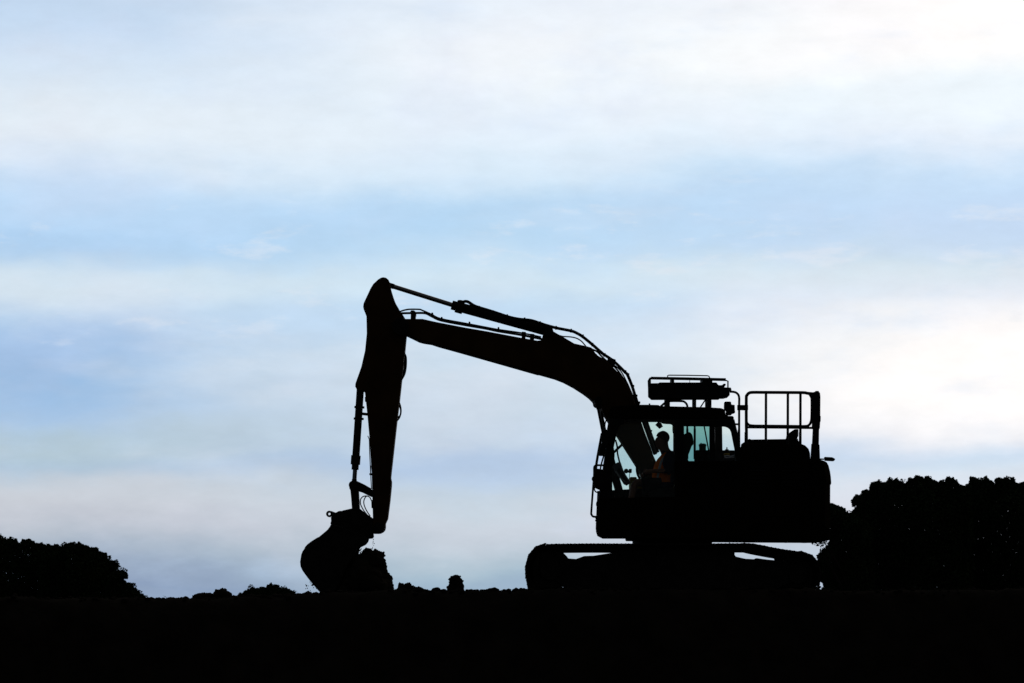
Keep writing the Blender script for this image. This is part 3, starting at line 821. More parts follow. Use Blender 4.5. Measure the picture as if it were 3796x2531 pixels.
MON = MB().prism([Ow(530, 350), Ow(700, 262), Ow(790, 255), Ow(880, 520), Ow(1020, 750), Ow(1092, 850), Ow(970, 940), Ow(880, 900), Ow(760, 700), Ow(640, 560)], -.98, -.93).build('instrument_panel', GREYP, CAB, bevel=.006)
MB().prism([Ow(690, 500), Ow(740, 430), Ow(850, 600), Ow(1000, 790), Ow(960, 815), Ow(850, 720)], -1.0, -.982).build('screen', BLACK, MON)
MB().prism([Ow(625, 530), Ow(655, 505), Ow(790, 700), Ow(930, 820), Ow(900, 830), Ow(750, 710)], -.995, -.981).build('trim', REFLECT, MON)
MB().tube(path([Mw(640, 860), Mw(690, 1060), Mw(700, 1260), Mw(770, 1560)], -.5), .013, 8, 4).build('hose', RUBBER, CAB, smooth=True)
MB().tube(path([Ow(1270, 340), Ow(1262, 480), Ow(1290, 620), Ow(1360, 760)], -.47), .019, 8, 4).build('hose', RUBBER, CAB, smooth=True)
MB().tube(path([Nw(1020, 455), Nw(1165, 1240)], -.44), .012, 6).build('wiper_arm', BLACK, CAB)
# boom hoses seen past the cab
for a, m_, b, yy, r_ in ((Mw(1405, 200), Mw(1585, 700), Mw(1805, 1290), -.10, .028), (Mw(1500, 200), Mw(1690, 760), Mw(1880, 1230), .05, .024), (Mw(1390, 262), Mw(1540, 700), Mw(1745, 1290), .20, .006)):
    MB().tube(path([a, m_, b], yy), r_, 8, 3).build('hydraulic_hose', RUBBER, BM, smooth=True)
p = at(Mw(1680, 605), -.1)
MB().cyl((p.x-.02, -.1, p.z+.01), (p.x+.014, -.1, p.z), .012, seg=8).build('pipe_clamp', STEEL, BM)

# front guards, mirror and grab rails
MB().prism([Mw(240, 605), Mw(390, 560), Mw(430, 960), Mw(345, 1150), Mw(300, 1332), Mw(165, 1332), Mw(160, 1200), Mw(240, 940), Mw(232, 680)], -1.42, -1.36).build('side_mirror', BLACK, EX, bevel=.01)
MB().tube(path([G(320, 1000), G(258, 1330), G(240, 1440), G(228, 1560)], -1.3), .0195, 8).build('guard_rail', BLACK, EX)
MB().tube(path(tr(I, (350, 292), (250, 291), (222, 298), (206, 325), (205, 420), (196, 540), (165, 960), (168, 1005), (185, 1032), (215, 1040), (280, 1038)), -1.3), .0155, 8, 4).build('guard_rail', BLACK, EX, smooth=True)
MB().tube(path(tr(G, (420, 785), (395, 795), (375, 830), (362, 880), (366, 960)), -1.3), .010, 8, 4).build('guard_rail', BLACK, EX, smooth=True)
MB().tube(path(tr(G, (365, 1230), (345, 1330), (315, 1430), (300, 1500), (295, 1560)), -1.25), .012, 8, 3).build('wiper_hose', RUBBER, EX, smooth=True)
MB().prism(tr(I, (222, 345), (265, 340), (330, 352), (350, 420), (345, 660), (268, 640), (215, 615), (198, 545), (196, 525), (178, 510), (172, 485), (178, 460), (196, 450)), -1.4, -1.22).build('work_lamp', BLACK, EX, bevel=.01)
MB().tube(path(tr(I, (208, 600), (212, 650), (235, 680), (280, 685)), -1.31), .010, 8, 4).build('lamp_bracket', BLACK, EX, smooth=True)
MB().prism(tr(I, (236, 835), (250, 800), (270, 800), (270, 890), (245, 895), (234, 870)), -1.3, -1.2).build('door_latch', BLACK, EX)
MB().prism(tr(I, (220, 1050), (262, 1050), (262, 1108), (222, 1105), (222, 1082), (232, 1075)), -1.3, -1.2).build('door_hinge', BLACK, EX)

# --- guard rack on the cab roof
RK = MB().prism(tr(G, (1010, 275), (1140, 273), (1158, 262), (1985, 263), (2012, 302), (2065, 302), (2088, 280), (2120, 282), (2120, 300), (2095, 334), (2195, 337), (2205, 380), (2178, 386), (2176, 455), (2150, 458), (2070, 450), (2050, 482), (1060, 485), (1012, 440)), -1.22, -.5).build('roof_rack', BLACK, EX, bevel=.02)
for y in (-1.28, -.42):
    rail('side_rail', tr(G, (1030, 192), (1500, 200), (2120, 214)), y, .013, RK, 0)
    rail('frame_rail', tr(G, (1010, 210), (1600, 222), (2120, 234), (2150, 245), (2150, 330), (2152, 440), (2130, 478), (2080, 492), (1950, 492), (1060, 480), (1020, 460), (1000, 420), (998, 240), (1010, 210)), y, .0115, RK, 0)
for y in (-1.05,):
    rail('top_rail', tr(G, (1278, 200), (1272, 165), (1290, 158), (1560, 160), (1850, 166), (1872, 172), (1890, 205)), y, .009, RK, 0)
for xa, xb in ((1332, 1370), (1775, 1925)):
    MB().prism(tr(G, (xa, 200), (xb, 200), (xb, 275), (xa, 275)), -1.2, -.55).build('rack_stay', BLACK, RK)
MB().tube(path(tr(G, (1594, 215), (1596, 270)), -1.2), .005, 6).build('wire', RUBBER, RK)
MB().prism(tr(G, (1012, 190), (1032, 190), (1032, 280), (1016, 280)), -1.3, -.4).build('rack_stay', BLACK, RK)
for pts in (tr(G, (1246, 480), (1308, 480), (1308, 625), (1246, 625)), tr(G, (1655, 480), (1690, 480), (1690, 630), (1655, 630)), tr(G, (1845, 480), (1912, 480), (1912, 640), (1845, 640))):
    MB().prism(pts, -1.15, -1.05).build('rack_leg', BLACK, RK)
    MB().prism(pts, -.62, -.55, -1.15).build('rack_leg', BLACK, RK)
rail('rack_brace', tr(G, (1832, 500), (1750, 625)), -1.1, .010, RK, 0)
rail('roof_rail', tr(G, (1160, 625), (1200, 590), (1250, 548), (1290, 536), (1480, 536), (1530, 556), (1555, 590), (1562, 630)), -1.12, .0165, RK, 4)
for x, y in ((1345, 495), (1795, 500)):
    p = at(G(x, y), -1.0)
    MB().lump((p.x, p.y, p.z), .022, 2, .02).build('rack_lamp', BLACK, RK, smooth=True)
BC = MB().prism(tr(G, (2108, 540), (2190, 540), (2198, 552), (2200, 585), (2250, 588), (2252, 670), (2258, 690), (2250, 710), (2215, 718), (2195, 740), (2165, 738), (2120, 760), (2120, 700), (2130, 685), (2110, 665), (2094, 640), (2098, 555)), -1.1, -.98).build('beacon', BLACK, EX, bevel=.02)

# ------------------------------------------------------------------ operator
PY = -.86
def P3(s, dy=0.0):
    p = at(s, PY)
    return Vector((p.x, PY+dy, p.z))
def skin_mesh(joints, edges, name):
    me = bpy.data.meshes.new(name)
    me.from_pydata([tuple(j[0]) for j in joints], edges, [])
    o = bpy.data.objects.new(name, me); col.objects.link(o)
    md = o.modifiers.new('skin', 'SKIN')
    for i, j in enumerate(joints):
        r = j[1]
        me.skin_vertices[0].data[i].radius = r if isinstance(r, tuple) else (r, r)
    me.skin_vertices[0].data[0].use_root = True
    ss = o.modifiers.new('sub', 'SUBSURF'); ss.levels = 2; ss.render_levels = 2
    dg = bpy.context.evaluated_depsgraph_get()
    m2 = bpy.data.meshes.new_from_object(o.evaluated_get(dg))
    bpy.data.objects.remove(o)
    m2.shade_smooth()
    return m2
J_ = []; Ed = []
def jt(s, dy, r, par=None):
    J_.append((P3(s, dy), r)); i = len(J_)-1
    if par is not None: Ed.append((par, i))
    return i
pel = jt((2488, 1796), 0, (.15, .12))
bel = jt((2486, 1765), 0, (.155, .115), pel)
che = jt((2480, 1722), 0, (.165, .115), bel)
upc = jt((2474, 1692), 0, (.12, .085), che)
nek = jt((2466, 1674), 0, .075, upc)
hd1 = jt((2456, 1654), 0, (.095, .095), nek)
hd2 = jt((2454, 1632), 0, (.108, .108), hd1)
hd3 = jt((2456, 1610), 0, (.085, .085), hd2)
nos = jt((2427, 1638), 0, .012, hd2)
for sgn in (-1, 1):
    sh = jt((2480, 1694), sgn*.19, .062, upc)
    el = jt((2494, 1746), sgn*.25, .045, sh)
    wr = jt((2412, 1748), sgn*.24, .030, el)
    pa = jt((2394, 1750), sgn*.24, (.036, .022), wr)
    for k, (ln, dyy) in enumerate(((1.0, -.03), (1.1, -.01), (1.05, .012), (.85, .032))):
        f1 = jt((2385-3*ln, 1752+k), sgn*.24+dyy, .0095, pa)
        f2 = jt((2381-2*ln, 1760+k*1.5), sgn*.24+dyy, .009, f1)
        jt((2385, 1767+k), sgn*.24+dyy, .008, f2)
    t1 = jt((2396, 1742), sgn*.24-sgn*.035, .010, pa)
    jt((2386, 1742), sgn*.24-sgn*.045, .009, t1)
    hp_ = jt((2476, 1802), sgn*.09, .095, pel)
    kn = jt((2354, 1786), sgn*.13, .062, hp_)
    an = jt((2330, 1890), sgn*.14, .040, kn)
    hl = jt((2328, 1915), sgn*.14, .040, an)
    jt((2296, 1922), sgn*.15, .036, hl)
bme = skin_mesh(J_, Ed, 'person')
c0 = P3((2488, 1850))
for m_ in (SKIN, NAVY, SHOE): bme.materials.append(m_)
for v in bme.vertices: v.co = v.co - c0
def row(z): return EYE - (z+c0.z)*FOC/(DIST+PY)
def colx(x): return CX + (x+c0.x)*FOC/(DIST+PY)
for f in bme.polygons:
    q = f.center
    r_, x_ = row(q.z), colx(q.x)
    if r_ > 1900: f.material_index = 2
    elif r_ > 1775: f.material_index = 1 if x_ > 2400 else 0
    elif r_ > 1674: f.material_index = 0 if (abs(q.y) > .17 and x_ < 2462) else 1
    else: f.material_index = 0
PER = link('person', bme, c0)
tag(PER, 'operator in orange hi-vis vest sitting in the cab with hand on joystick', 'person')
def lathe_shell(rows, name, mat, parent):
    m = MB(); seg = 24
    vs = []
    for (s, rx, ry_) in rows:
        p = P3(s)
        for k in range(seg):
            a = 2*math.pi*k/seg
            vs.append((p.x+rx*math.cos(a), p.y+ry_*math.sin(a), p.z))
    fs = [(i*seg+k, i*seg+(k+1) % seg, (i+1)*seg+(k+1) % seg, (i+1)*seg+k) for i in range(len(rows)-1) for k in range(seg)]
    return m.add(vs, fs).build(name, mat, parent, smooth=True)
VROWS = [((2462, 1788), .180, .185), ((2461, 1766), .178, .188), ((2462, 1742), .170, .190), ((2466, 1718), .158, .195), ((2471, 1702), .140, .195), ((2475, 1690), .112, .185)]
VEST = lathe_shell(VROWS+[((2475, 1681), .085, .13), ((2470, 1674), .070, .08)], 'vest', HIVIS, PER)
for sgn in (-1, 1):
    pts = [(2432, 1786), (2433, 1764), (2437, 1742), (2443, 1718), (2451, 1701), (2462, 1689)]
    m = MB(); vs = []
    for p in pts:
        q = P3(p)
        # the strap lies on the flank of the vest
        for dxp in (0, .034):
            vs.append((q.x+dxp, PY+sgn*(.1755 - .35*max(0, .0)), q.z))
    for i, p in enumerate(pts):
        for k in (0, 1):
            x, yv, z = vs[i*2+k]
            rows = VROWS
            rr = rows[min(i, 5)]
            cxv = P3(rr[0]).x
            u = max(-1, min(1, (x-cxv)/(rr[1]+.004)))
            vs[i*2+k] = (x, PY+sgn*(rr[2]+.005)*math.sqrt(max(0, 1-u*u)), z)
    n = len(pts)
    fs = [(i*2, i*2+1, i*2+3, i*2+2) for i in range(n-1)]
    so = m.add(vs, fs).build('reflective_strip', REFLECT, VEST)
    sm_ = so.modifiers.new('thick', 'SOLIDIFY'); sm_.thickness = .004
for sgn in (-1, 1):   # sleeves
    MB().tube([P3((2484, 1684), sgn*.15), P3((2480, 1698), sgn*.215), P3((2477, 1722), sgn*.245), P3((2480, 1740), sgn*.252), P3((2468, 1749), sgn*.247)], [.060, .088, .098, .080, .056], 12, 3).build('sleeve', NAVY, PER, smooth=True)
hm = MB().lump(P3((2457, 1622)), .104, 3, .04, (1.0, .80, 1.0))
hm.v = [v for v in hm.v]
hv = []
for x, y, z in hm.v:
    s_, r_ = CX + x*FOC/(DIST+PY), EYE - z*FOC/(DIST+PY)
    lim = 1618 if s_ < 2440 else (1618 + (s_-2440)*1.15)
    if r_ > lim:
        z = (EYE-lim)*(DIST+PY)/FOC
        x = P3((2457, 0)).x + (x-P3((2457, 0)).x)*.9
    hv.append((x, y, z))
hm.v = hv
hm.build('hair', HAIR, PER, smooth=True)
for sgn in (-1, 1):
    q = P3((2460, 1637), sgn*.082)
    MB().lump(q, .022, 2, .1, (.75, .35, 1.25)).build('ear', SKIN, PER, smooth=True)
    q = P3((2434, 1631), sgn*.030)
    MB().lump(q, .011, 1, .0).build('eye', BLACK, PER, smooth=True)
q = P3((2433, 1650))
MB().lump(q, .018, 1, .05, (.5, 1.3, .3)).build('mouth', SKIN, PER, smooth=True)
MB().tube([P3((2474, 1680), 0)+Vector((.075*math.cos(a), .09*math.sin(a), .01+.012*math.cos(a))) for a in np.linspace(0, 2*math.pi, 17)[:-1]], .018, 8, closed=True).build('collar', NAVY, PER, smooth=True)

# card hanging from the cab ceiling
HC = MB().prism([Mw(1795, 430), Mw(1870, 345), Mw(1900, 335), Mw(1980, 385), Mw(2000, 440), Mw(2022, 475), Mw(1920, 545)], -1.0, -.985)
HC.tube(path([Mw(1900, 340), Mw(1898, 262)], -.992), .004, 6)
hc = HC.build('hanging_card', CARD, None)
tag(hc, 'small dark card hanging from the cab ceiling above the operator', 'ornament')

# ------------------------------------------------------------------ soil
def heap(name, poly, y, depth, rmin, rmax, n, label, cat='soil', group=None, sub=2, amp=.28, edge=.5):
    px = np.array([p[0] for p in poly]); py = np.array([p[1] for p in poly])
    k = (DIST+y)/FOC
    X = rng.uniform(px.min(), px.max(), n*40); Y = rng.uniform(py.min(), py.max(), n*40)
    ok = inside(X, Y, poly); X, Y = X[ok], Y[ok]
    d = edge_dist(X, Y, poly)
    # crumbs of the rim first, then a filling core
    m = MB()
    dm = d.max()
    R = np.minimum(d*k*1.02, rmax)
    rim = np.where((R >= rmin) & (R < rmax*.45))[0][:int(n*.7)]
    core = np.where(R >= rmax*.45)[0][:int(n*.3)]
    for q in list(core)+list(rim):
        r = R[q]
        h = depth*math.sqrt(min(1, d[q]/(dm+1e-6)))
        p = at((X[q], Y[q]), y)
        m.lump((p.x, y+random.uniform(-h, h), p.z), r, sub if r > .05 else 1, amp if r > rmax*.45 else amp*.6, freq=1.4)
    # knobs that stand out of the outline
    lowest = py.max()-.22*(py.max()-py.min())
    for q in range(len(poly)):
        a_, b_ = poly[q], poly[(q+1) % len(poly)]
        ln = math.hypot(b_[0]-a_[0], b_[1]-a_[1])
        for e in range(1+int(ln*k/.06)):
            t = random.random()
            x_, y_ = a_[0]*(1-t)+b_[0]*t, a_[1]*(1-t)+b_[1]*t
            if y_ > lowest: continue
            r = random.choice((.006, .009, .013, .019, .026))*min(1, rmax/.09)
            p = at((x_, y_+r/k*.3), y)
            m.lump((p.x, y+random.uniform(-.06, .06), p.z), r, 1, .35, freq=1.4)
    o = m.build(name, SOIL, None, base=True)
    tag(o, label, cat, group)
    return o
mound = tr(K2, (600, 1260), (800, 1100), (960, 760), (1060, 615), (1115, 600), (1140, 592), (1135, 565), (1150, 545), (1185, 525), (1220, 518), (1250, 514), (1280, 530), (1305, 562), (1322, 538), (1345, 526), (1375, 540), (1395, 555), (1402, 582), (1420, 568), (1445, 565), (1478, 590), (1470, 625), (1462, 650), (1468, 690), (1485, 712), (1502, 745), (1487, 790), (1505, 840), (1525, 880), (1555, 910), (1586, 950), (1580, 1000), (1588, 1050), (1600, 1105), (1605, 1290), (600, 1290))
heap('earth_mound', mound, 0, .7, .012, .15, 1600, 'tall crumbly mound of soil heaped against the open bucket', 'mound', amp=.22)
clod = tr(P6, (1000, 760), (1005, 720), (1015, 690), (1030, 655), (1050, 622), (1032, 585), (1040, 562), (1056, 548), (1062, 532), (1100, 520), (1135, 506), (1160, 518), (1202, 520), (1200, 545), (1225, 575), (1238, 595), (1240, 640), (1258, 680), (1255, 720), (1272, 750), (1275, 780), (1000, 780))
heap('earth_clod', clod, -1.2, .12, .006, .07, 420, 'tall single clod of earth standing alone before the tracks', 'clod', 'clods along the crest', amp=.15)
heap('earth_clod', tr(P6, (280, 760), (292, 700), (293, 650), (315, 618), (350, 632), (385, 648), (410, 632), (460, 620), (470, 632), (490, 665), (520, 668), (550, 686), (600, 684), (640, 692), (690, 722), (700, 760)), -1.6, .14, .006, .06, 400,
     'broken low lump of earth just right of the mound by the bucket', 'clod', 'clods along the crest', amp=.15)
heap('earth_clod', tr(P6, (770, 770), (785, 715), (810, 700), (850, 694), (875, 680), (895, 705), (940, 742), (945, 770)), -1.6, .08, .006, .04, 80,
     'small pointed lump of earth left of the tall single clod', 'clod', 'clods along the crest', amp=.12)
heap('earth_clod', tr(P5, (440, 1130), (441, 1012), (500, 980), (560, 970), (600, 980), (640, 970), (690, 967), (720, 986), (750, 985), (775, 950), (780, 924), (800, 930), (848, 920), (855, 905), (880, 903), (905, 905), (928, 918), (932, 938), (970, 948), (995, 970), (1020, 1018), (1040, 1040), (1040, 1130)), -1.7, .3, .006, .10, 700,
     'wide hump of earth with a knobbly top left of the bucket', 'clod', 'clods along the crest', amp=.12)
heap('earth_clod', tr(P5, (2090, 1060), (2095, 1010), (2112, 968), (2130, 978), (2160, 985), (2200, 992), (2230, 985), (2258, 996), (2270, 1015), (2310, 1022), (2320, 1060)), -1.4, .08, .006, .04, 90,
     'low crumbled lump of earth at the foot of the bucket', 'clod', 'clods along the crest', amp=.12)
# crumbs in the air below the bucket
cr_ = MB()
for f_, lst in ((K2, ((338, 1063, 10), (430, 1048, 13), (440, 1090, 7), (484, 1100, 7), (402, 1160, 11), (350, 1100, 6), (365, 1066, 5), (390, 1007, 5), (404, 1028, 5), (325, 1048, 4), (472, 1085, 4), (318, 1170, 5), (392, 1132, 4), (408, 1055, 3), (326, 1105, 3),
                      (1321, 448, 6), (1313, 480, 5), (1293, 525, 7), (1310, 395, 4), (1306, 420, 4), (1304, 435, 4), (1298, 505, 4), (1312, 385, 3), (1300, 455, 3), (1095, 520, 16), (1105, 550, 13), (1125, 540, 9), (1135, 525, 5), (1120, 580, 9), (1090, 565, 8), (1138, 590, 6), (1110, 515, 8)),),):
    for x, y, r in lst:
        p = at(f_(x, y), random.uniform(-.3, .3))
        cr_.lump(p, max(r, 5)/3.92*.0041*1.3, 1, .35, (1, 1, random.uniform(.9, 1.5)))
crumb = cr_.build('falling_soil', SOIL, None)
tag(crumb, 'scattered crumbs of soil falling from the bucket', 'soil', kind='stuff')
# crumbs lying along the crest
lc = MB()
for k in range(1500):
    s = random.uniform(-60, 3860)
    y = random.uniform(-2.6, -1.5)
    x = (s-CX)*(DIST+y)/FOC
    r = random.choice((.008, .012, .016, .022, .03, .04) if s > 1300 else (.010, .016, .024, .034, .048, .06))*random.uniform(.7, 1.1)
    lc.lump((x, y, ground_z(x, y)+r*.15), r, 1, .3, (1, 1, .8))
for k in range(110):
    s = random.choice((random.uniform(540, 1200), random.uniform(1440, 1960), random.uniform(1440, 3000)))
    y = random.uniform(-2.5, -2.2)
    x = (s-CX)*(DIST+y)/FOC
    r = random.uniform(.02, .05)
    for q in range(3):
        lc.lump((x+random.uniform(-r, r)*1.6, y+random.uniform(-r, r), ground_z(x, y)+r*random.uniform(-.4, .25)), r*random.uniform(.5, 1), 2, .35, (1.3, 1, .8))
tag(lc.build('loose_soil', SOIL, None), 'loose crumbs of soil along the bank edge', 'soil', kind='stuff')

# ------------------------------------------------------------------ grass
gr = MB()
def blade(s0, s1, y, w=.006):
    a, b = at(s0, y), at(s1, y)
    m = (a+b)/2 + Vector((.01, 0, .008))
    for p, q, w0, w1 in ((a, m, w, w*.8), (m, b, w*.8, w*.15)):
        gr.tube([p, q], [w0, w1], 4)
for a, b in (((75, 1060), (18, 1010)), ((330, 1095), (312, 1038)), ((325, 1095), (308, 1045)), ((400, 1080), (378, 1055)), ((412, 1080), (410, 1048)), ((250, 1080), (270, 1068)), ((240, 1080), (225, 1072))):
    blade(P5(*a), P5(*b), -2.2, .0045)
for a, b in (((2178, 1085), (2180, 1045)), ((2172, 1085), (2160, 1055))):
    blade(P4(*a), P4(*b), -2.2, .0045)
for k in range(160):
    s = random.choice((random.uniform(0, 760), random.uniform(3100, 3796)))
    y = random.uniform(-2.5, -1.6)
    x = (s-CX)*(DIST+y)/FOC; z = ground_z(x, y)
    row_ = EYE - z*FOC/(DIST+y)
    blade((s, row_+3), (s+random.uniform(-6, 6), row_-random.uniform(1, 5)), y, .003)
tag(gr.build('grass', GRASS, None), 'thin grass blades on the left end of the bank', 'grass', kind='stuff')

# ------------------------------------------------------------------ trees and shrubs
def tree(name, poly, y, depth, n, label, cat, group, leaf=(.035, .065), trunk=None, sparse=False):
    px = np.array([p[0] for p in poly]); py = np.array([p[1] for p in poly])
    k = (DIST+y)/FOC
    lo, hi = px.min(), px.max()
    X = rng.uniform(lo, hi, n*3); Y = rng.uniform(py.min(), py.max(), n*3)
    # leaves sit in sprays around twig ends
    tw = max(20, n//14)
    tx = rng.uniform(lo, hi, tw*3); ty = rng.uniform(py.min(), py.max(), tw*3)
    ok = inside(tx, ty, poly); tx, ty = tx[ok], ty[ok]
    idx = rng.integers(0, len(tx), n*2)
    sig = .16/k
    X2 = tx[idx]+rng.normal(0, sig, n*2); Y2 = ty[idx]+rng.normal(0, sig, n*2)
    # rim sprays
    P = np.array(poly); m = len(P)
    seg = np.linalg.norm(np.roll(P, -1, 0)-P, axis=1)
    ei = rng.choice(m, n, p=seg/seg.sum()); t = rng.random(n)
    ex_ = P[ei]*(1-t[:, None]) + np.roll(P, -1, 0)[ei]*t[:, None]
    off = np.abs(rng.normal(0, .10/k, n)); an_ = rng.random(n)*2*np.pi
    X3 = ex_[:, 0]+off*np.cos(an_); Y3 = ex_[:, 1]+off*np.sin(an_)
    if sparse:
        XX, YY = X2[:n], Y2[:n]
    else:
        XX = np.concatenate([X[:n], X2, X3]); YY = np.concatenate([Y[:n], Y2, Y3])
    ok = inside(XX, YY, poly); XX, YY = XX[ok], YY[ok]
    if not sparse:       # single sprays that stand proud of the crown
        nb = int(seg.sum()*k/.30)
        bi = rng.choice(m, nb, p=seg/seg.sum()); t = rng.random(nb)
        bc = P[bi]*(1-t[:, None]) + np.roll(P, -1, 0)[bi]*t[:, None]
        br = rng.choice((.04, .05, .07, .09, .11), nb)/k
        per = 44
        aa = rng.random((nb, per))*2*np.pi; rr_ = np.sqrt(rng.random((nb, per)))*br[:, None]
        XX = np.concatenate([XX, (bc[:, :1]+rr_*np.cos(aa)).ravel()]); YY = np.concatenate([YY, (bc[:, 1:]+rr_*np.sin(aa)*1.3).ravel()])
    d = edge_dist(XX, YY, poly)*k
    h = depth*np.sqrt(np.clip(d/(depth*.9), 0.01, 1))
    dep = y + rng.uniform(-1, 1, len(XX))*h
    kk = (DIST+y)/FOC
    wx = (XX-CX)*kk; wz = (EYE-YY)*kk
    N_ = len(XX)
    sz = rng.uniform(leaf[0], leaf[1], N_)
    # leaf: pointed four-corner blade folded along its rib
    u = rng.normal(size=(N_, 3)); u /= np.linalg.norm(u, axis=1)[:, None]
    v = rng.normal(size=(N_, 3)); v -= u*(u*v).sum(1)[:, None]; v /= np.linalg.norm(v, axis=1)[:, None]
    w_ = np.cross(u, v)
    c_ = np.stack([wx, dep, wz], 1)
    a = c_-u*sz[:, None]; b = c_+u*sz[:, None]
    l = c_+v*sz[:, None]*.62+w_*sz[:, None]*.15; r = c_-v*sz[:, None]*.62+w_*sz[:, None]*.15
    V = np.stack([a, l, b, r], 1).reshape(-1, 3)
    cx_ = (lo+hi)/2
    gz = -1.7
    base = Vector(((cx_-CX)*kk if trunk is None else (trunk-CX)*kk, y, gz))
    root = link(name, None, base)
    tag(root, label, cat, group)
    me = bpy.data.meshes.new('crown')
    idx = np.arange(N_*4).reshape(-1, 4)
    me.from_pydata((V-np.array(base)).tolist(), [], np.concatenate([idx[:, [0, 1, 2]], idx[:, [0, 2, 3]]]).tolist())
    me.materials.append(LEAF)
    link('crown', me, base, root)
    ztop = (EYE-py.min())*kk
    hgt = ztop-gz
    tk = MB()
    tk.tube([base, base+Vector((.05, 0, hgt*.35)), base+Vector((-.03, .05, hgt*.7))], [hgt*.03, hgt*.022, hgt*.008], 8, 3)
    for q in range(6):
        j = rng.integers(0, N_)
        s0 = base+Vector((0, 0, hgt*random.uniform(.2, .5)))
        e0 = Vector(c_[j])
        tk.tube([s0, s0.lerp(e0, .5)+Vector((0, 0, .15)), s0.lerp(e0, .85)], [hgt*.014, hgt*.009, hgt*.003], 6, 3)
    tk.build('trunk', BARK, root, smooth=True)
    return root
BOT = 2385
left_a = tr(P4, (-420, 120), (-200, 90), (0, 158), (15, 180), (45, 222), (75, 178), (95, 215), (165, 205), (215, 215), (230, 182), (240, 215), (260, 240), (262, 268), (290, 280), (300, 235), (325, 222), (332, 192), (350, 200), (352, 220), (385, 200), (425, 187), (450, 215), (490, 222), (492, 260), (540, 250), (570, 262), (605, 240), (620, 265), (690, 285), (705, 258), (720, 290), (780, 292), (850, 500)) + [(230, BOT), (-110, BOT)]
left_b = tr(P4, (560, 400), (700, 290), (790, 290), (800, 262), (818, 298), (835, 268), (858, 298), (895, 300), (905, 325), (935, 300), (955, 262), (1000, 255), (1035, 243), (1072, 240), (1075, 265), (1105, 292), (1130, 295), (1145, 232), (1160, 258), (1195, 268), (1200, 290), (1230, 285), (1280, 292), (1318, 332), (1335, 312), (1360, 330), (1390, 312), (1410, 320), (1425, 365), (1470, 380), (1520, 400), (1540, 390), (1552, 440), (1552, 480), (1580, 485), (1590, 515), (1640, 508), (1670, 530), (1725, 545), (1700, 570), (1698, 605), (1682, 615), (1685, 650), (1680, 780), (1700, 1000)) + [(430, BOT), (150, BOT)]
left_c = tr(P4, (1600, 700), (1680, 662), (1735, 642), (1760, 660), (1785, 652), (1838, 675), (1852, 715), (1848, 760), (1805, 755), (1790, 785), (1825, 800), (1828, 832), (1875, 825), (1908, 840), (1930, 870), (1950, 915), (1965, 915), (2000, 945), (2035, 990), (2075, 992), (2100, 1020), (2120, 1065), (2150, 1220)) + [(560, 2385), (375, 2385)] + tr(P4, (1480, 1220), (1520, 900))
TY = 90
tree('shrub_tree', left_a, TY, 2.2, 22000, 'leafy tree cut by the left edge of the picture', 'tree', 'trees and shrubs beyond the bank', trunk=60)
tree('shrub_tree', left_b, TY-2, 2.4, 26000, 'rounded leafy tree second from the left edge, its crown sloping down rightwards', 'tree', 'trees and shrubs beyond the bank', trunk=290)
tree('bush', left_c, TY-6, 1.2, 14000, 'low bush at the right foot of the left-hand trees', 'bush', 'trees and shrubs beyond the bank', trunk=460, leaf=(.03, .06))
mid = tr(P5, (1085, 1060), (1105, 1008), (1125, 1000), (1130, 978), (1145, 972), (1158, 992), (1150, 1015), (1185, 1015), (1180, 975), (1200, 955), (1218, 938), (1240, 945), (1285, 938), (1300, 895), (1315, 890), (1345, 930), (1380, 908), (1410, 910), (1435, 890), (1480, 892), (1512, 910), (1540, 858), (1560, 860), (1585, 848), (1608, 870), (1632, 852), (1685, 865), (1700, 900), (1745, 908), (1760, 945), (1790, 905), (1810, 900), (1838, 938), (1885, 942), (1905, 965), (1930, 968), (1945, 1000), (1960, 985), (2010, 985), (2035, 1010), (2060, 1100)) + [(1120, 2385), (880, 2385)] + tr(P5, (1080, 1100))
tree('bush', mid, TY-10, 1.5, 26000, 'low dark bush showing over the bank just left of the bucket', 'bush', 'trees and shrubs beyond the bank', leaf=(.03, .055))
right_a = tr(P7, (60, 1990), (100, 1420), (165, 1340), (150, 1300), (130, 1270), (110, 1100), (100, 1050), (85, 1000), (130, 990), (150, 950), (190, 945), (205, 900), (225, 870), (235, 700), (180, 560), (200, 440), (250, 435), (300, 460), (320, 455), (335, 485), (352, 470), (365, 490), (388, 490), (395, 525), (412, 545), (438, 545), (455, 535), (475, 545), (700, 700), (700, 1990))
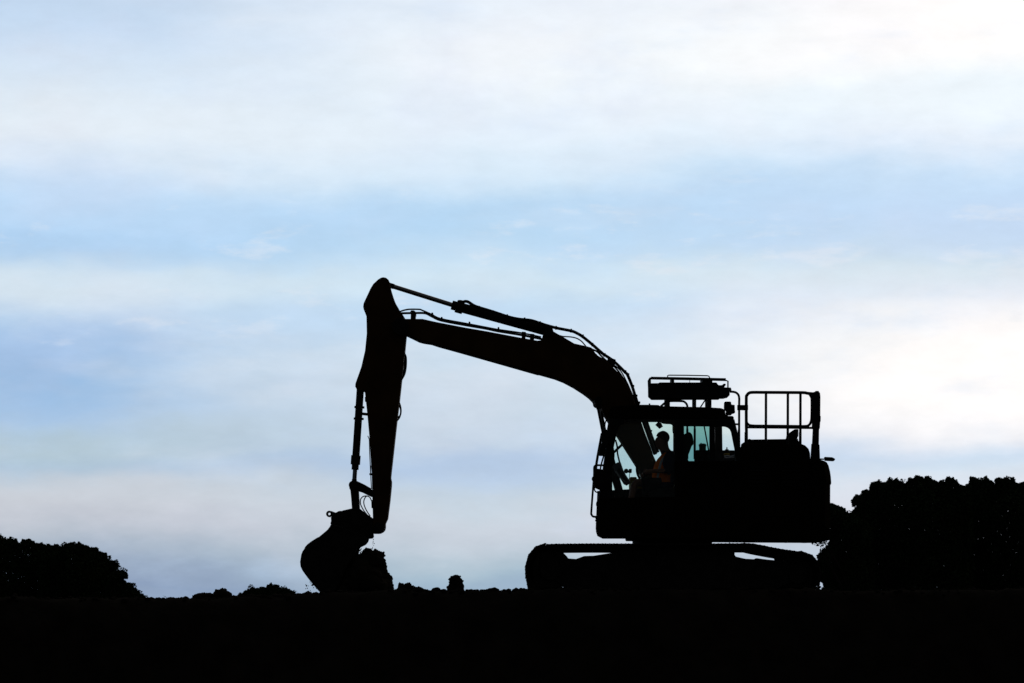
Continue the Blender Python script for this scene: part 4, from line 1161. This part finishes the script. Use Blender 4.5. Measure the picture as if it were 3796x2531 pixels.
right_b = tr(P7, (440, 1990), (440, 620), (470, 545), (498, 515), (505, 480), (520, 470), (525, 450), (500, 430), (485, 465), (478, 440), (500, 425), (475, 405), (488, 370), (515, 338), (545, 345), (582, 338), (590, 310), (622, 280), (645, 298), (665, 290), (672, 240), (690, 205), (720, 200), (762, 188), (775, 210), (825, 203), (835, 220), (860, 185), (882, 168), (910, 185), (960, 170), (980, 205), (1012, 195), (1035, 220), (1078, 208), (1095, 162), (1135, 165), (1165, 150), (1185, 132), (1230, 145), (1265, 170), (1275, 140), (1300, 135), (1310, 165), (1370, 185), (1415, 215), (1440, 180), (1470, 215), (1500, 190), (1525, 150), (1570, 165), (1610, 195), (1640, 230), (1700, 245), (1740, 240), (1760, 300), (1780, 600), (1780, 1990))
right_c = tr(P7, (1640, 1990), (1660, 400), (1740, 290), (1770, 250), (1770, 190), (1790, 142), (1835, 165), (1840, 180), (1895, 200), (1930, 158), (1960, 165), (1972, 200), (2000, 190), (2035, 230), (2048, 215), (2045, 165), (2075, 150), (2140, 180), (2160, 160), (2200, 185), (2220, 168), (2265, 212), (2310, 215), (2340, 200), (2480, 190), (2700, 230), (2800, 400), (2800, 1990))
tree('hedge_tree', right_a, TY-4, 2.0, 22000, 'low leafy tree behind the tail of the excavator', 'tree', 'trees and shrubs beyond the bank', trunk=3180)
tree('broad_tree', right_b, TY, 3.0, 54000, 'broad tall tree with lumpy crown right of the excavator', 'tree', 'trees and shrubs beyond the bank', trunk=3350)
tree('broad_tree', right_c, TY+4, 3.0, 46000, 'tall leafy tree cut by the right edge of the picture', 'tree', 'trees and shrubs beyond the bank', trunk=3690)
spr = tr(P7, (20, 870), (35, 845), (60, 855), (90, 860), (130, 850), (160, 840), (215, 845), (230, 870), (205, 905), (180, 890), (150, 900), (125, 905), (95, 905), (60, 890))
tree('leafy_branch', spr, TY-5, .6, 420, 'thin leafy branch hanging below the tail of the excavator', 'branch', 'trees and shrubs beyond the bank', leaf=(.025, .05), trunk=3180, sparse=True)
